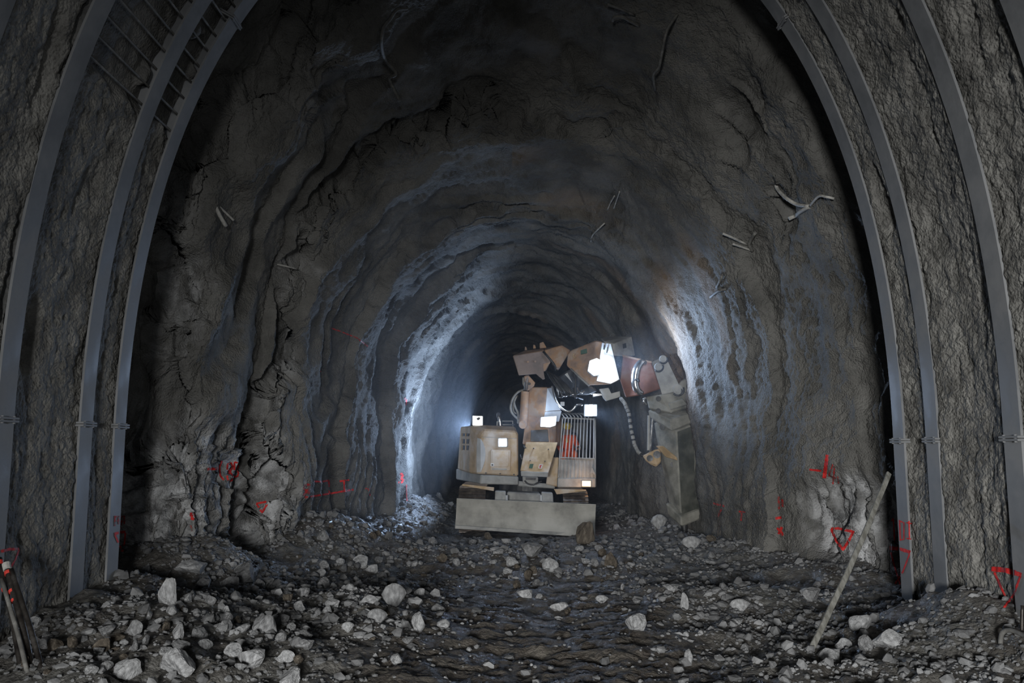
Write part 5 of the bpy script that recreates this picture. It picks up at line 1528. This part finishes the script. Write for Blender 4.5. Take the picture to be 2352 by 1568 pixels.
for (x, y, w, h, tone, shp, lab) in NAMED:
    p = ground_pt(x, y)
    if p is None:
        continue
    m = p[1] / FPX
    p = p + np.array([0, 0.3 * w * m, 0])
    put_stone(p, w * m, h * m, tone, shp, lab, random.uniform(-0.5, 0.5), 0.12)

# the other stones large enough to be told apart: denser where the photo heaps them
DENS = [  # px rectangle, number, px size range, tones weights (pale, mid, brown), region phrase
    ((40, 1440, 330, 1566), 36, (16, 44), (.35, .5, .15), 'at the foot of the left arch legs'),
    ((330, 1300, 700, 1420), 36, (13, 34), (.5, .4, .1), 'in the heap below the left rock face'),
    ((330, 1420, 720, 1566), 52, (16, 44), (.4, .45, .15), 'in the front of the left heap'),
    ((720, 1290, 1020, 1480), 34, (12, 34), (.45, .35, .2), 'around the big upright grey boulder'),
    ((620, 1190, 1040, 1290), 30, (10, 24), (.25, .45, .3), 'on the dirt by the far left wall'),
    ((1050, 1240, 1400, 1330), 30, (11, 30), (.35, .35, .3), 'in the rubble before the dozer blade'),
    ((1180, 1330, 1480, 1420), 10, (11, 26), (.6, .2, .2), 'in the central row of stones'),
    ((1400, 1215, 1680, 1330), 22, (10, 28), (.5, .25, .25), 'around the chisel of the breaker'),
    ((1640, 1330, 1900, 1450), 28, (11, 28), (.7, .2, .1), 'in the pale heap on the right'),
    ((1480, 1400, 1850, 1560), 14, (10, 24), (.6, .2, .2), 'scattered on the right wheel track'),
    ((1860, 1430, 2180, 1566), 28, (13, 36), (.6, .3, .1), 'in the heap before the right arch legs'),
]
TN = list(STONES)
SN = list(SHAPES)
for rect, cnt, (s0, s1), tw, region in DENS:
    got = 0
    for _ in range(cnt * 30):
        if got >= cnt or len(stones) >= 300:
            break
        x = random.uniform(rect[0], rect[2]); y = random.uniform(rect[1], rect[3])
        p = ground_pt(x, y)
        if p is None:
            continue
        m = p[1] / FPX
        w = (s0 + (s1 - s0) * random.random() ** 1.7) * m
        if any((p[0] - a) ** 2 + (p[1] - b) ** 2 < (0.40 * w + 0.8 * c) ** 2 for a, b, c in taken):
            continue
        tone = random.choices(TN, tw)[0]; shp = random.choices(SN, (3, 4, 2, 2))[0]
        r = put_stone(p, w, w * {'flat slab': .42, 'blocky': .72, 'wedge shaped': .66, 'rounded': .62}[shp] * random.uniform(.85, 1.15),
                      tone, shp, None, random.uniform(0, 6.28), 0.35)
        r['region'] = region
        got += 1
# labels: tone, shape and place; where several agree, their order from left to right
fam = {}
for r in stones:
    if r['label'] is None:
        fam.setdefault((r['region'], r['tone'], r['shape']), []).append(r)
ORD = ['leftmost', 'second from left', 'third from left', 'fourth from left', 'fifth from left', 'sixth from left', 'seventh from left', 'eighth from left', 'ninth from left', 'tenth from left', 'eleventh from left', 'twelfth from left']
for (region, tone, shp), rs in fam.items():
    rs.sort(key=lambda r: r['p'][0] / r['p'][1])
    for i, r in enumerate(rs):
        base = f'{tone} {shp} stone' if shp != 'flat slab' else f'{tone} flat stone'
        if len(rs) == 1:
            r['label'] = f'the only {base} {region}'
        elif i == len(rs) - 1:
            r['label'] = f'rightmost {base} {region}'
        else:
            r['label'] = f'{base} {region}, {ORD[min(i, 11)]}'
for r in stones:
    tag(r['o'], r['label'], 'stone', 'loose stones of the rubble floor')

# smaller stones nobody would count: one mesh
def gravel(n, seed, sub, smin, smax):
    r = np.random.default_rng(seed)
    base = [stone_mesh(100 + i, 0.7, 9 if sub else 0, sub) for i in range(8)]
    VS, FS, RW, off_ = [], [], [], 0
    xs = r.uniform(-4.6, 4.6, n * 6); u = r.uniform(0, 1, n * 6)
    ys = 5.6 * (24 / 5.6) ** u
    d = np.clip(sstep(0.5, 1.9, np.abs(xs - 0.25)), 0, 1) * 0.85 + 0.07
    d = np.maximum(d, gauss(xs, ys, 0.4, 13.8, 2.0, 1.8) * 0.9)
    d = d * np.clip(0.65 + 0.9 * fbm(xs * .9, ys * .9, 14., 3), 0.05, 1.2)
    d = d + 0.5 * sstep(18.5, 19.5, ys) * (xs < 0)
    keep = (r.uniform(0, 1, n * 6) < d) & ~((np.abs(xs - 0.25) < 1.75) & (ys > 16.7) & (ys < 23)) & (np.abs(xs) < np.where(ys < 9, 4.0, 5))
    xs, ys = xs[keep][:n], ys[keep][:n]
    zs_ = ground_h(xs, ys)
    for i in range(len(xs)):
        v, f = base[r.integers(8)]
        s = (smin + smax * r.random() ** 2.6) * (0.75 + ys[i] / 22)
        a, b = r.uniform(0, 6.28), r.uniform(-.6, .6)
        ca, sa, cb, sb = math.cos(a), math.sin(a), math.cos(b), math.sin(b)
        R = np.array([[ca, -sa, 0], [sa, ca, 0], [0, 0, 1]]) @ np.array([[1, 0, 0], [0, cb, -sb], [0, sb, cb]])
        VS.append(v @ R.T * s + np.array([xs[i], ys[i], zs_[i] - 0.22 * s])); FS.append(f + off_); off_ += len(v)
    return np.concatenate(VS), np.concatenate(FS)


g1, f1 = gravel(5500, 5, 1, 0.04, 0.075)
g2, f2 = gravel(15000, 6, 0, 0.018, 0.03)
gv = np.concatenate([g1, g2]); gf = np.concatenate([f1, f2 + len(g1)])
tag(mk('gravel', gv, gf, M['gravel'], None, False), 'small broken stones strewn all over the tunnel floor', 'gravel', None, 'stuff')
